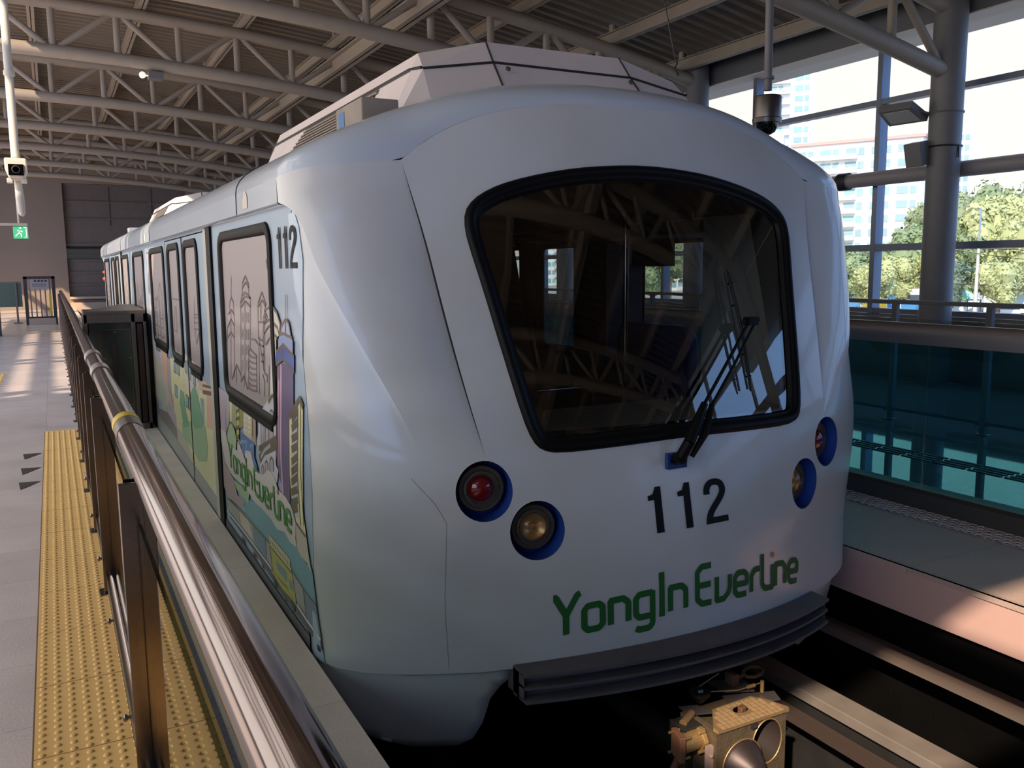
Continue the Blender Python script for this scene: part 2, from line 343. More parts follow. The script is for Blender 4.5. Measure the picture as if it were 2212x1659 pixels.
# mural outlines in centimetres along the side (y, z)
LIV_C=["asph", "blue", "brick", "bus", "busroof", "buswin", "butter", "chrome", "cloud", "cream", "cyan", "dark", "darkmud", "dkolive", "glass", "grey", "lilac", "lime", "ltblue", "ltgrey", "mauve", "midblue", "olive", "out", "paleteal", "peach", "pink", "purple", "road", "sage", "sand", "sandy", "slate", "tan", "teal", "tealdk", "treedk", "treegreen"]
LIV=[[27,0,2,[407,127,384,127,385,123,388,104,421,99,416,124]],[27,0,2,[417,118,385,121,389,108,396,104,401,75,402,61,414,61,423,70,427,79]],[26,0.03,3,[408,126,413,100]],[26,0.03,3,[410,119,417,81,416,61]],[26,0.015,3,[414,125,419,100]],[26,0.015,3,[414,118,422,75]],[1,0,3,[418,125,416,131,403,136,382,132,383,125,404,129]],[18,0,3,[412,136,408,140,401,141,383,139,384,133,403,136]],[16,0,2,[406,141,404,144,395,148,389,145,386,140,401,141]],[23,0.014,4,[418,125,404,129,383,125]],[23,0.014,4,[417,131,402,136,382,132]],[23,0.014,4,[408,140,401,141,384,140]],[23,0.014,4,[406,141,404,144,395,148,389,146,386,140]],[23,0.014,4,[403,136,404,129]],[23,0.014,4,[383,139,384,133]],[23,0.014,4,[395,148,396,141]],[23,0.014,4,[393,159,395,148]],[9,0,2,[423,153,413,151,407,144,408,140,415,138,421,110,434,108]],[23,0.016,4,[422,153,412,150,406,145,408,141]],[23,0.016,4,[425,146,412,143,409,140]],[23,0.016,4,[426,141,413,138]],[23,0.02,4,[427,137,419,133]],[23,0.01,4,[415,139,421,110]],[23,0.012,4,[422,147,424,150,419,151,422,147]],[19,0,2,[468,84,463,95,438,106,421,110,429,74,424,72,428,65,468,61,468,75,477,75]],[23,0.02,4,[439,104,431,108,419,111]],[29,0,3,[439,104,430,108,420,110,421,109,434,104]],[15,0,3,[462,78,460,91,456,93,452,92,455,79]],[23,0.01,4,[462,78,460,91,456,93,452,92,455,79]],[15,0,3,[451,80,448,96,444,98,440,97,443,82]],[23,0.01,4,[451,80,448,96,444,98,440,97,443,82]],[15,0,3,[440,83,436,100,432,101,429,100,432,85]],[23,0.01,4,[440,83,436,100,432,101,429,100,432,85]],[15,0,3,[465,59,464,65,460,68,458,66,459,61]],[23,0.01,4,[465,59,464,65,460,68,458,66,459,61]],[15,0,3,[455,64,454,70,450,72,447,71,448,66]],[23,0.01,4,[455,64,454,70,450,72,447,71,448,66]],[15,0,3,[444,67,442,74,438,76,434,75,435,69]],[23,0.01,4,[444,67,442,74,438,76,434,75,435,69]],[23,0.05,4,[468,69,456,76,428,84,423,87]],[15,0.02,5,[464,71,453,77,439,82]],[23,0.03,4,[468,75,448,81,425,88]],[6,0,2,[397,102,392,106,375,114,370,112,375,85,378,62,374,53,393,54,399,64,402,75]],[24,0,3,[391,105,379,110,386,78,386,57,394,57,398,71]],[23,0.035,4,[391,102,380,108]],[23,0.035,4,[392,98,380,103]],[23,0.035,4,[393,93,381,97]],[23,0.035,4,[394,88,382,92]],[23,0.035,4,[395,82,383,87]],[23,0.035,4,[396,77,384,82]],[23,0.035,4,[397,72,385,77]],[23,0.035,4,[398,67,386,71]],[23,0.035,4,[398,62,386,66]],[23,0.035,4,[399,58,387,62]],[23,0.014,4,[397,102,401,75,399,64,392,54,375,52]],[23,0.03,4,[396,103,375,114,370,111]],[23,0.012,4,[379,110,385,78,383,55]],[23,0.008,4,[374,112,379,79,377,56]],[25,0,2,[660,89,594,93,604,61,672,56]],[6,0,3,[620,84,596,86,599,63,623,61]],[23,0.02,4,[661,87,594,92]],[23,0.03,4,[662,82,595,88]],[14,0,4,[615,82,600,83,606,65,619,64]],[23,0.014,5,[619,77,598,78]],[23,0.014,5,[621,71,600,72]],[23,0.014,5,[622,67,602,68]],[20,0,2,[592,94,565,94,572,64,596,62]],[15,0,2,[565,94,548,95,557,76,570,67]],[22,0,2,[548,95,528,95,534,75,554,77]],[6,0,3,[549,94,542,95,548,77,555,76]],[17,0,3,[527,95,519,95,526,69,534,69]],[13,0,3,[519,95,505,95,511,80,524,77]],[23,0.02,5,[530,86,521,89,522,87]],[23,0.02,5,[532,81,522,84,523,82]],[23,0.02,5,[534,75,524,78,524,76]],[23,0.02,5,[535,69,526,72,526,70]],[30,0,2,[507,95,483,95,489,76,512,74]],[9,0,3,[505,94,496,94,496,93,505,92]],[6,0,3,[493,94,485,95,486,94,494,93]],[9,0,3,[506,91,497,92,497,90,506,90]],[6,0,3,[494,92,486,92,486,91,494,90]],[9,0,3,[506,88,497,89,498,87,507,87]],[6,0,3,[495,89,487,89,487,88,495,87]],[9,0,3,[507,86,498,86,498,85,507,84]],[6,0,3,[495,86,487,87,488,85,496,85]],[9,0,3,[508,83,499,83,499,82,508,81]],[6,0,3,[496,83,488,84,488,82,496,82]],[9,0,3,[508,80,500,80,500,79,509,78]],[6,0,3,[497,80,489,81,489,80,497,79]],[23,0.02,4,[480,95,484,79]],[23,0.02,4,[473,95,475,75]],[33,0,2,[483,95,473,95,475,75,489,76]],[37,0,4,[566,67,558,74,550,77,538,74,534,68,539,60,565,59]],[23,0.01,5,[566,67,558,74,550,77,538,74,534,68]],[21,0,4,[520,76,498,76,480,76,482,68,473,62,483,60,496,63,518,63]],[10,0.02,5,[519,70,501,73,505,67]],[10,0.02,5,[493,72,485,74,488,70]],[2,0,2,[620,60,585,62,576,44,551,40,541,32,519,36,524,29,572,23,594,28]],[37,0,3,[551,40,523,42,501,43,508,35,519,36,543,36]],[8,0,5,[595,66,570,67,565,60,533,62,531,68,523,67,510,61,507,67,492,69,481,60,461,62,446,68,433,67,426,62,410,62,400,60,392,54,393,47,402,44,418,43,442,45,465,44,485,41,503,43,529,43,550,42,567,43,579,47,590,58]],[8,0,5,[503,47,397,55,392,42,404,41,416,43,432,40,448,42,468,42,487,41]],[34,0,2,[524,35,487,41,468,42,448,42,432,40,416,43,404,41,392,42,381,40,372,39,366,39,364,31,363,24,383,25,414,28,451,27,499,25,517,25]],[35,0,3,[524,27,498,28,450,28,414,30,383,27,362,25,363,24,383,25,414,28,451,27,499,25]],[31,0,3,[394,55,379,54,374,53,370,43,367,38,372,39,374,40,385,40,392,42]],[28,0,2,[579,22,517,25,499,25,451,27,414,28,383,25,363,24,359,9,404,13,474,13,523,14,578,14]],[32,0,3,[499,26,463,26,463,15,493,14]],[32,0,3,[385,24,363,24,359,10,380,13]],[30,0,3,[541,25,511,26,498,16,535,16]],[23,0.01,4,[579,22,517,25,451,27,414,28,383,25,363,24]],[23,0.008,4,[541,25,534,16]],[23,0.008,4,[463,26,462,15]],[23,0.008,4,[383,25,380,13]],[0,0,2,[578,14,523,14,474,13,404,13,359,9,358,4,373,7,427,7,503,10,572,10]],[11,0,3,[534,9,527,8,523,6,532,5]],[11,0,3,[500,9,494,9,490,6,498,6]],[11,0,3,[476,10,470,9,467,7,474,7]],[11,0,3,[422,9,417,8,415,7,421,6]],[11,0,3,[380,7,377,7,375,5,380,5]],[11,0,3,[364,6,361,5,360,3,363,3]],[3,0,5,[452,26,404,27,397,12,426,10,444,11,448,16]],[4,0,6,[453,32,407,32,404,26,451,26]],[23,0.01,7,[450,30,448,28]],[23,0.01,7,[444,30,442,28]],[23,0.01,7,[439,30,437,28]],[23,0.01,7,[433,30,431,28]],[23,0.01,7,[428,30,426,28]],[23,0.01,7,[422,30,421,28]],[23,0.01,7,[417,30,416,28]],[23,0.01,7,[412,30,411,28]],[23,0.01,7,[407,30,406,28]],[5,0,6,[438,22,415,23,414,18,435,18]],[5,0,6,[410,21,403,22,402,17,410,17]],[13,0,6,[438,14,414,16,412,15,437,12]],[23,0.014,6,[452,26,448,17,444,11,426,10,397,12]],[23,0.01,6,[450,26,404,26]],[11,0.05,6,[445,10,438,8]],[11,0.05,6,[407,12,401,8]],[7,0.012,8,[580,13,523,14,490,14,461,14,450,14]],[3,0.014,8,[449,13,413,13,398,13]],[7,0.012,8,[396,13,380,12,359,9]],[6,0,2,[857,91,768,90,771,69,812,50,859,57]],[9,0,2,[753,103,670,98,684,76,727,73,762,74]],[14,0,4,[828,90,811,90,815,80,832,80]],[23,0.01,5,[828,90,811,90,815,80,832,80,828,90]],[14,0,4,[804,90,787,91,791,80,807,81]],[23,0.01,5,[804,90,787,91,791,80,807,81,804,90]],[14,0,4,[832,68,814,68,818,57,835,58]],[23,0.01,5,[832,68,814,68,818,57,835,58,832,68]],[14,0,4,[752,97,738,97,741,87,755,88]],[23,0.01,5,[752,97,738,97,741,87,755,88,752,97]],[14,0,4,[733,94,720,94,722,84,736,85]],[23,0.01,5,[733,94,720,94,722,84,736,85,733,94]],[14,0,4,[706,92,694,92,696,82,709,83]],[23,0.01,5,[706,92,694,92,696,82,709,83,706,92]],[14,0,4,[759,68,744,68,747,58,762,58]],[23,0.01,5,[759,68,744,68,747,58,762,58,759,68]],[14,0,4,[741,67,727,68,730,58,744,58]],[23,0.01,5,[741,67,727,68,730,58,744,58,741,67]],[36,0,4,[794,68,771,68,766,52,746,43,785,36,802,56]],[36,0,4,[727,73,705,82,689,76,674,62,672,54,716,46,736,52]],[37,0,3,[797,38,725,51,661,57,653,42,662,30,704,22,747,26,796,26]],[25,0,2,[678,90,640,91,644,81,677,82]],[6,0,2,[677,82,644,81,652,57,671,57]],[14,0,4,[676,76,659,77,662,57,671,57]],[20,0,2,[691,98,662,96,664,90,685,86]],[31,0,2,[843,29,782,28,728,16,801,14,833,19]],[20,0,2,[904,47,838,39,837,26,877,22,914,28]],[25,0,2,[938,96,877,99,890,59,858,44,913,46,933,74]],[29,0,2,[1042,109,964,101,986,80,1062,78]],[31,0,2,[1085,78,963,86,886,50,901,38,1045,34,1094,47]],[12,0,3,[999,24,903,32,837,26,835,15,915,10,976,12]],[12,0,3,[1102,34,1067,35,987,28,993,16,1101,18]]]
WIN_L=[[528.6,166.4,532.1,154.2],[554.0,125.7,549.6,135.3,536.8,141.1,527.1,137.7,535.3,106.0],[552.2,128.8,539.1,133.1,528.5,130.4],[543.9,143.7,535.2,146.8,525.8,144.4,525.5,137.8],[540.1,146.1,536.8,151.8,532.2,153.9,526.2,151.6,526.4,145.5],[554.0,125.7,559.8,103.9],[535.2,146.8,547.4,104.1],[487.1,166.9,496.0,162.9,498.6,156.1,503.6,151.8,514.4,106.6],[487.1,166.9,479.1,162.6,480.1,156.6],[498.6,156.1,490.7,157.9,480.2,156.3,475.9,155.1,483.2,127.2],[504.3,149.1,491.3,153.2,477.5,150.6],[496.7,160.3,486.6,163.6,479.1,160.6],[491.3,153.2,503.2,106.7],[503.6,151.8,491.2,155.8,475.9,155.1],[498.9,146.6,500.5,140.8],[501.4,137.0,503.0,131.0],[503.7,128.3,505.3,122.2],[506.0,119.5,507.6,113.3],[488.1,147.1,489.6,141.3],[490.5,137.6,492.0,131.8],[492.6,129.1,494.1,123.2],[494.8,120.5,496.3,114.5],[482.9,147.3,484.3,141.6],[485.2,137.9,486.6,132.1],[487.3,129.5,488.7,123.6],[489.4,120.9,490.9,115.0],[446.6,159.0,455.7,153.7,457.5,151.3,459.7,136.5,448.8,118.2],[446.6,159.0,438.6,153.3,442.2,149.0],[457.0,151.3,447.0,155.0,439.2,152.4],[450.3,152.5,452.0,144.7],[458.2,143.2,445.4,144.1,447.4,140.1,450.6,118.5],[460.0,135.0,449.8,134.2],[458.4,131.6,448.2,131.4],[456.0,126.9,449.2,127.0],[456.9,122.9,449.5,123.5],[428.7,152.3,439.6,150.5,445.0,146.0,443.6,142.3,448.8,118.2],[445.2,143.1,434.3,145.6,427.9,145.9],[446.8,137.8,434.9,142.3,428.5,143.1],[442.4,132.8,434.0,136.7,428.7,137.1],[440.1,148.6,437.1,147.3,439.8,144.8,441.6,146.6,440.1,148.6],[481.3,133.0,468.8,133.4,460.8,131.4],[488.2,125.8,482.7,127.2,467.1,124.9,470.4,105.3],[487.0,125.3,493.6,104.1],[487.3,124.3,481.1,123.2,467.3,123.9],[488.1,121.1,481.9,120.1,468.0,120.8],[488.9,117.8,482.6,116.9,468.8,117.7],[489.7,114.6,483.4,113.7,469.5,114.6],[490.5,111.3,484.2,110.4,470.2,111.5],[491.3,108.1,485.0,107.2,470.9,108.3],[491.9,105.3,485.6,104.5,471.6,105.7],[542.5,104.6,525.9,114.9,514.1,109.9],[525.9,114.9,528.9,103.8],[514.6,106.0,504.0,111.0,496.3,103.7],[504.1,110.4,505.7,104.3],[565.1,125.5,554.2,125.1],[567.5,117.6,558.1,117.8],[448.9,117.7,442.5,117.0,444.3,113.4],[453.7,116.8,449.9,113.2,451.7,105.1],[436.9,122.8,441.4,106.5],[459.6,131.5,464.5,105.0],[433.3,175.1,431.9,171.4,425.6,166.9,428.6,162.3,427.5,157.8],[567.6,114.0,559.1,114.1],[568.7,110.2,560.2,110.4]]
DOOR_L=[[680.0,151.1,650.6,151.3],[682.4,145.1,652.8,145.5],[683.6,142.1,653.8,142.6],[685.4,137.5,655.5,138.2],[686.3,135.2,656.3,136.0],[687.8,131.4,657.7,132.4],[689.8,126.4,659.5,127.6],[679.0,151.1,687.3,126.2],[684.8,125.9,681.3,115.2],[662.0,127.3,681.3,115.2],[730.4,114.0,666.3,115.6],[729.2,110.1,670.9,110.1],[731.3,105.1,673.2,103.9],[818.8,145.9,761.6,145.8],[821.0,141.5,763.7,141.2],[797.7,138.7,811.1,118.1,793.9,118.2,790.8,139.0,797.7,138.7],[833.7,115.8,775.6,115.1],[837.0,109.2,777.6,110.7],[811.7,106.5,813.9,101.9],[792.8,106.2,795.3,100.8],[957.4,144.3,923.1,139.2,865.8,120.4],[928.8,145.0,890.9,134.5,864.3,123.3],[980.9,121.7,933.0,121.9,866.8,118.5],[979.0,116.5,867.8,116.6],[884.6,146.1,908.4,133.8],[936.5,115.7,943.1,104.1]]
# ------------------------------------------------------------ train shell as a surface over (s = girth from nose centre, z = height)
XC, YM = 2.515, 11.3
HW = 1.585
RC0, LC0 = .45, .60
S2 = HW-RC0+LC0
def rcf(z):  # corner radius: tight at mid height, fuller towards sill and roof
    return .40+.03*max(0, min(1, (.7-z)/.7))
def y0(z): return 2.95+.29*.15*math.log(1+math.exp(min(60, (z-.5)/.15)))
def cu(z): t = max(0, min(1, (z-.2)/.8)); return .23-.13*t*t*(3-2*t)
def HWz(z): return HW-.25*max(0, -z)**2
def yC(z):   # where the rounded corner of the nose meets the side line
    return 3.44+.062*z+.005*max(0, z-1)**2
U1 = .95
def pcurve(u, z):
    a = y0(z); c = cu(z)
    if u <= U1: return a+c*u*u
    m1 = 2*c*U1; q = (yC(z)-a-c*U1*U1-m1*(HW-U1))/(HW-U1)**2
    return a+c*U1*U1+m1*(u-U1)+q*(u-U1)**2
def plan(s, z):
    a = abs(s); W = HWz(z); rc = rcf(z); b0 = W-RC0; b = W-rc
    yA = pcurve(b, z); m = (pcurve(b, z)-pcurve(b-.01, z))/.01; yc = yA+m*rc; leg = .10+.14*rc/.4
    if a <= b0: u, y = a, pcurve(a, z)
    elif a <= b0+LC0:
        q = (a-b0)/LC0*(rc and (RC0-rc)+rc*1.3333); Lb = RC0-rc
        tot = Lb+rc*1.3333
        if q <= Lb: u = b0+q; y = pcurve(u, z)
        else:
            t = (q-Lb)/(tot-Lb); A, C, B = (b, yA), (W, yc), (W, yc+leg)
            u = (1-t)**2*A[0]+2*t*(1-t)*C[0]+t*t*B[0]; y = (1-t)**2*A[1]+2*t*(1-t)*C[1]+t*t*B[1]
    else: u, y = W, yc+leg+(a-b0-LC0)
    return (u if s >= 0 else -u), y
def PS(s, z, off=0., rear=False):
    e = 1e-3
    def q(s_, z_): u, y = plan(s_, z_); return Vector((XC+u, y, z_))
    p = q(s, z)
    if off:
        n = (q(s+e, z)-q(s-e, z)).cross(q(s, z+e)-q(s, z-e)).normalized(); p = p+n*off
    if rear: p = Vector((2*XC-p.x, 2*YM-p.y, p.z))
    return p
def s_of_u(u, z=1.5):
    lo, hi = 0, S2
    for _ in range(30):
        m_ = (lo+hi)/2
        if plan(m_, z)[0] < abs(u): lo = m_
        else: hi = m_
    return lo
def zbrow(u): u = min(abs(u), 1.171); return 2.45-.07*u*u-.105*u**4
CREASE = [(.975, .92), (1.026, 1.22), (1.066, 1.507), (1.109, 1.854), (1.171, zbrow(1.171))]
SB = S2
LEDGE = [(1.205, .90), (1.255, 1.098), (1.32, 1.286), (1.395, 1.475), (1.461, 1.617), (1.518, 1.742), (1.56, 1.89), (1.63, 1.96), (SB, 1.985)]
def pl_at(P, t):
    n = len(P)-1; L = [0]
    for i in range(n): L.append(L[-1]+math.dist(P[i], P[i+1]))
    d = t*L[-1]
    for i in range(n):
        if d <= L[i+1] or i == n-1:
            k = (d-L[i])/(L[i+1]-L[i]); return (P[i][0]+(P[i+1][0]-P[i][0])*k, P[i][1]+(P[i+1][1]-P[i][1])*k)
CREASE_S = chaikin(CREASE, 2, False); LEDGE_S = chaikin(LEDGE, 2, False)

train = thing('metro_train', (XC, YM, -.9), 'white driverless metro train with a city mural on its side, standing at the platform', 'train')

# window outline (half, then mirrored)
WH = [(0, 2.172), (.2, 2.163), (.38, 2.145), (.55, 2.115), (.70, 2.078), (.80, 2.042), (.88, 1.995), (.925, 1.94), (.935, 1.86), (.92, 1.76), (.893, 1.62), (.847, 1.347), (.797, 1.07), (.768, .975), (.73, .932), (.655, .914), (.4, .918), (0, .928)]
WIN = [(u, z) for u, z in WH]+[(-u, z) for u, z in WH[-2:0:-1]]
WIN = [tuple(p) for p in chaikin(WIN, 1)]
def arch(u, k=.045): return k*max(0, 1-(u/1.0)**2)
LAMPS = [(-.987, .780, 'red'), (-.772, .598, 'clear'), (.772, .608, 'clear'), (.990, .790, 'red')]
LR = .121
def ell(cu, cz, r, n=32): return [Vector((cu+r*.96*cos(2*pi*k/n), cz+r*1.06*sin(2*pi*k/n))) for k in range(n)]

def make_nose(rear=False):
    # base panel
    bot = [(-1.0+.1*k, -.015+arch(-1.0+.1*k)*.9) for k in range(21)]
    left_low = [(-SB, -.015), (-1.5, -.015), (-1.25, -.015)]
    up_l = [(-x, z) for x, z in LEDGE_S][::-1]
    cr = [(-x, z) for x, z in CREASE_S]
    top = [(-1.1+.1*k, zbrow(-1.1+.1*k)) for k in range(23)]
    ledge_in = [(-x+.035, z) for x, z in LEDGE_S][::-1]
    left = [(-SB, z*.25) for z in range(8, 0, -1)]
    half_l = left_low[::-1]   # going left
    poly = bot[::-1]+[(-1.25, -.015), (-1.5, -.015), (-SB, -.015)]+[(-SB, z*.25) for z in range(1, 8)]+ledge_in[:-1]+cr+top
    mir = [(-x, z) for x, z in (cr[::-1]+ledge_in[:-1][::-1]+[(-SB, z*.25) for z in range(7, 0, -1)]+[(-SB, -.015), (-1.5, -.015), (-1.25, -.015)])]
    poly = poly+mir
    poly = [tuple(p) for p in poly]
    poly = [p for i, p in enumerate(poly) if math.dist(p, poly[i-1]) > 1e-4]
    poly = resample(poly, .045)
    holes = [resample(inset([Vector(p) for p in WIN], .02), .04)]+[ell(u, z, LR) for u, z, _ in LAMPS]
    V, F_ = fill(poly, holes, .05)
    b = MB(); b.add([PS(v[0], v[1], 0, rear) for v in V], F_)
    lip = [p for p in bot]; lip = [(-SB, -.015), (-1.5, -.015), (-1.25, -.015)]+bot+[(1.25, -.015), (1.5, -.015), (SB, -.015)]
    o = b.build('front_panel', paint, train, smooth=40); b = MB()
    b.grid([[PS(u, z, 0, rear) for u, z in lip], [PS(u, z-.02, -.03, rear) for u, z in lip], [PS(u, z, -.08, rear) for u, z in lip]])
    b.build('panel_lip', paint, train, smooth=40)
    # cheek panels standing proud of the corner
    for sg in (-1, 1):
        c = MB(); rows = []; rim = []
        NT, NK = 40, 14
        for i in range(NT+1):
            t = i/NT; A = pl_at(CREASE_S, t); L = pl_at(LEDGE_S, t); row = []
            prof = min(1, max(0, (t-.03)/.35)); prof = prof*prof*(3-2*prof)
            groove = -.026*sin(pi*min(1, max(0, t*1.02)))**.7
            for k in range(NK+1):
                kk = k/NK; dl = groove*(1-kk)**3+(.030+.018*t*t)*prof*(kk*kk*(3-2*kk))
                row.append(PS(sg*(A[0]+(L[0]-A[0])*kk), A[1]+(L[1]-A[1])*kk, dl, rear))
            rows.append(row)
            rim.append([PS(sg*L[0], L[1], (.030+.018*t*t)*prof, rear), PS(sg*(L[0]-.004), L[1], -.03, rear)])
        # upper strip to the roof edge
        last = rows[-1]; A = CREASE[-1]; L = LEDGE[-1]
        for j in range(1, 5):
            row = []
            for k in range(NK+1):
                kk = k/NK; zt = A[1]+(2.09-A[1])*kk; zl = A[1]+(L[1]-A[1])*kk
                row.append(PS(sg*(A[0]+(L[0]-A[0])*kk), zl+(zt-zl)*j/4, .048*(kk*kk*(3-2*kk)), rear))
            rows.append(row)
        c.grid(rows); c.grid(rim); c.build('cheek_panel', paint, train, smooth=50)
        g = MB(); g.grid([[PS(sg*(p[0]-.001), p[1], -.001, rear) for p in CREASE_S], [PS(sg*(p[0]+.006), p[1], -.045, rear) for p in CREASE_S]]); g.build('panel_gap', darkm, train)
    # window: rubber frame, black border, glass
    W0 = [Vector(p) for p in WIN]; W0 = resample(W0, .03)
    prof = [(0, 0), (.004, .014), (.018, .024), (.034, .022), (.046, .010), (.05, .004), (.062, .004), (.066, -.006), (.072, -.016)]
    fr = MB(); fr.grid([[PS(p[0], p[1], h, rear) for p in inset(W0, d)] for d, h in prof], closed=True)
    f_o = fr.build('windscreen_frame', rubber, train, smooth=60)
    GW = inset(W0, .068); hole = resample([(-.72, 1.94), (.675, 1.97), (.65, 1.0), (-.70, 1.01)], .05)
    V, F_ = fill(GW, [hole], .08); b = MB(); b.add([PS(v[0], v[1], -.021, rear) for v in V], F_); b.build('black_border', blackp, train, smooth=60)
    V, F_ = fill(GW, [], .06); b = MB(); b.add([PS(v[0], v[1], -.013, rear) for v in V], F_)
    gl = b.build('windscreen', glass_ws, train, smooth=60); tag(gl, 'tinted windscreen glass')
    if True:   # fine grey joints between the moulded panels
        for sg in (-1,):
            for pts in ([(1.139, .655), (1.140, .30), (1.130, 0.0)], [(1.245, .845), (1.185, .74), (1.139, .655)]):
                g = MB(); g.tube([PS(sg*a_, z_, .0, rear) for a_, z_ in resample([Vector(p) for p in pts], .05, False)], .0014, 5); g.build('panel_joint', mat('joint_grey', (150, 152, 156), .8), train)
    W2 = [Vector(p) for p in inset(W0, .01)]; V, F_ = fill(resample([(-1.5, .92), (-1.2, .92), (-1.2, .895), (1.2, .895), (1.2, .92), (1.5, .92), (1.5, 1.9), (1.2, 2.1), (-1.2, 2.1), (-1.5, 1.9)], .1), [W2], .12)
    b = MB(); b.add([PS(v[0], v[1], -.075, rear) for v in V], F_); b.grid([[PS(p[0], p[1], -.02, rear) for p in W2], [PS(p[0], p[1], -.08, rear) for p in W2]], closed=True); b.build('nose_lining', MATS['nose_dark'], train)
    # lamps
    for u, z, kind in LAMPS:
        c0 = PS(u, z, 0, rear); n = (PS(u, z, 1, rear)-PS(u, z, 0, rear)).normalized(); n = Vector((n.x*.75, n.y, n.z*.4)).normalized()
        hole_p = ell(u, z, LR)
        rec = MB(); r0 = [PS(p[0], p[1], -.001, rear) for p in hole_p]; r1 = [c0+(PS(p[0], p[1], 0, rear)-c0)*1.02-n*.13 for p in hole_p]
        rec.grid([r0, r1], closed=True); rec.add(r1, [tuple(range(len(r1)))]); rec.build('lamp_recess', bluein, train, smooth=60)
        cc = c0-n*.058
        L_ = MB(); L_.lathe(cc-n*.07, n, [(.0, 0), (.096, .0), (.101, .05), (.101, .058), (.096, .066), (.086, .066), (.084, .061), (.078, .060), (.076, .068), (.066, .070), (.062, .062), (.056, .060)], 40)
        for k in range(6):
            a = k*pi/3+.3; uu = n.cross(Vector((0, 0, 1))).normalized(); vv = n.cross(uu)
            p = cc-n*.07+(uu*cos(a)+vv*sin(a))*.071; L_.lathe(p, n, [(0, .074), (.004, .074), (.004, .066)][::-1], 8)
        lo = L_.build('lamp', lamp_m, train, smooth=35)
        ln = MB()
        if kind == 'red':
            ln.lathe(cc-n*.07, n, [(.057, .058), (.054, .070), (.045, .080), (.03, .088), (.015, .092), (0, .093)], 32); l2 = ln.build('lens', red_l, None, smooth=60)
        else:
            ln.lathe(cc-n*.07, n, [(.06, .058), (.058, .068), (.05, .078), (.035, .088), (.015, .094), (0, .095)], 32); l2 = ln.build('lens', MATS['clear_lens'], None, smooth=60)
            rf = MB(); rf.lathe(cc-n*.07, n, [(.059, .062), (.048, .052), (.032, .044), (.016, .040), (.014, .056), (0, .060)], 28); r_ = rf.build('reflector', amber, None, smooth=60); putsub(r_, lo)
        putsub(l2, lo)
def putsub(o, part):   # meshes carry world coordinates, so a part's own world matrix is the identity
    o.parent = part; o.matrix_parent_inverse = Matrix.Identity(4)
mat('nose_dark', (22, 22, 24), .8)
_cl = glass('clear_lens', (.95, .93, .88), 1.5)
make_nose(False); make_nose(True)

def side_pt(y, z, off):
    yb = plan(S2, z)[1]
    if y >= yb: return Vector((XC-HWz(z)-off, y, z))
    return PS(-(S2-(yb-y)), z, off)
# roof
def roof_pt(i_s, rear):
    z = zbrow(i_s) if i_s <= 1.171 else 2.09+(zbrow(1.171)-2.09)*(SB-i_s)/(SB-1.171)
    k = 0 if i_s < 1.171 else min(1, (i_s-1.171)/(SB-1.171)); k = k*k*(3-2*k)
    return PS(i_s, z, .048*k)
half = [roof_pt(SB*i/36, False) for i in range(37)]
yS = half[-1].y
ys_ = [yS+(YM-yS)*i/14 for i in range(1, 15)]
half += [Vector((XC+HW+.048, y, 2.09)) for y in ys_]
full = half+[Vector((p.x, 2*YM-p.y, p.z)) for p in half[-2::-1]]
def ztop(u): return 2.605-.13*u*u-.05*u**4
def inner(p):
    yy = p.y if p.y <= YM else 2*YM-p.y; u = (p.x-XC)*.76
    sh = .42 if yy < 3.9 else .42*max(0, 1-(yy-3.9)/1.5)
    y2 = yy+sh; y2 = y2 if p.y <= YM else 2*YM-y2
    return u, y2
NR = 9; rows = []
for j in range(NR+1):
    th = pi/2*j/NR; row = []
    for p in full:
        u, y2 = inner(p); f1, f2 = 1-cos(th), sin(th)
        row.append(Vector((p.x+(XC+u-p.x)*f1, p.y+(y2-p.y)*f1, p.z+(ztop(u)-p.z)*f2)))
    rows.append(row)
b = MB(); b.grid(rows); b.grid([[Vector((2*XC-p.x, p.y, p.z)) for p in r] for r in rows])
cap = []
for p in rows[-1]:
    u = p.x-XC; cap.append([Vector((XC+u*k/6, p.y, ztop(u*k/6))) for k in range(-6, 7)])
b.grid(cap)
roof = b.build('roof', roofp, train, smooth=50)
# eave strip along both sides with its under-lip
for sg in (-1, 1):
    X = XC+sg*(HW+.048); ya, yb = yS, 2*YM-yS; b = MB()
    b.grid([[(X, ya+(yb-ya)*i/20, z) for i in range(21)] for z in (2.09, 2.05, 1.985)]+[[(X-sg*.01, ya+(yb-ya)*i/20, 1.977) for i in range(21)], [(X-sg*.09, ya+(yb-ya)*i/20, 1.983) for i in range(21)]])
    b.build('eave_panel', roofp, train, smooth=50)
for ysm in (4.75, 9.3, 13.3, 17.85):
    sm = MB()
    P = [(XC-(HW+.049), ysm, 1.985), (XC-(HW+.049), ysm, 2.09)]
    for j in range(NR+1):
        th = pi/2*j/NR; u = (HW+.048)*.76; P.append((XC-(HW+.049)+((HW+.049)-u)*(1-cos(th)), ysm+.02*j/NR, 2.091+(ztop(u)-2.09)*sin(th)))
    sm.tube(P, .004, 6); sm.build('roof_seam', dkgrey, train)

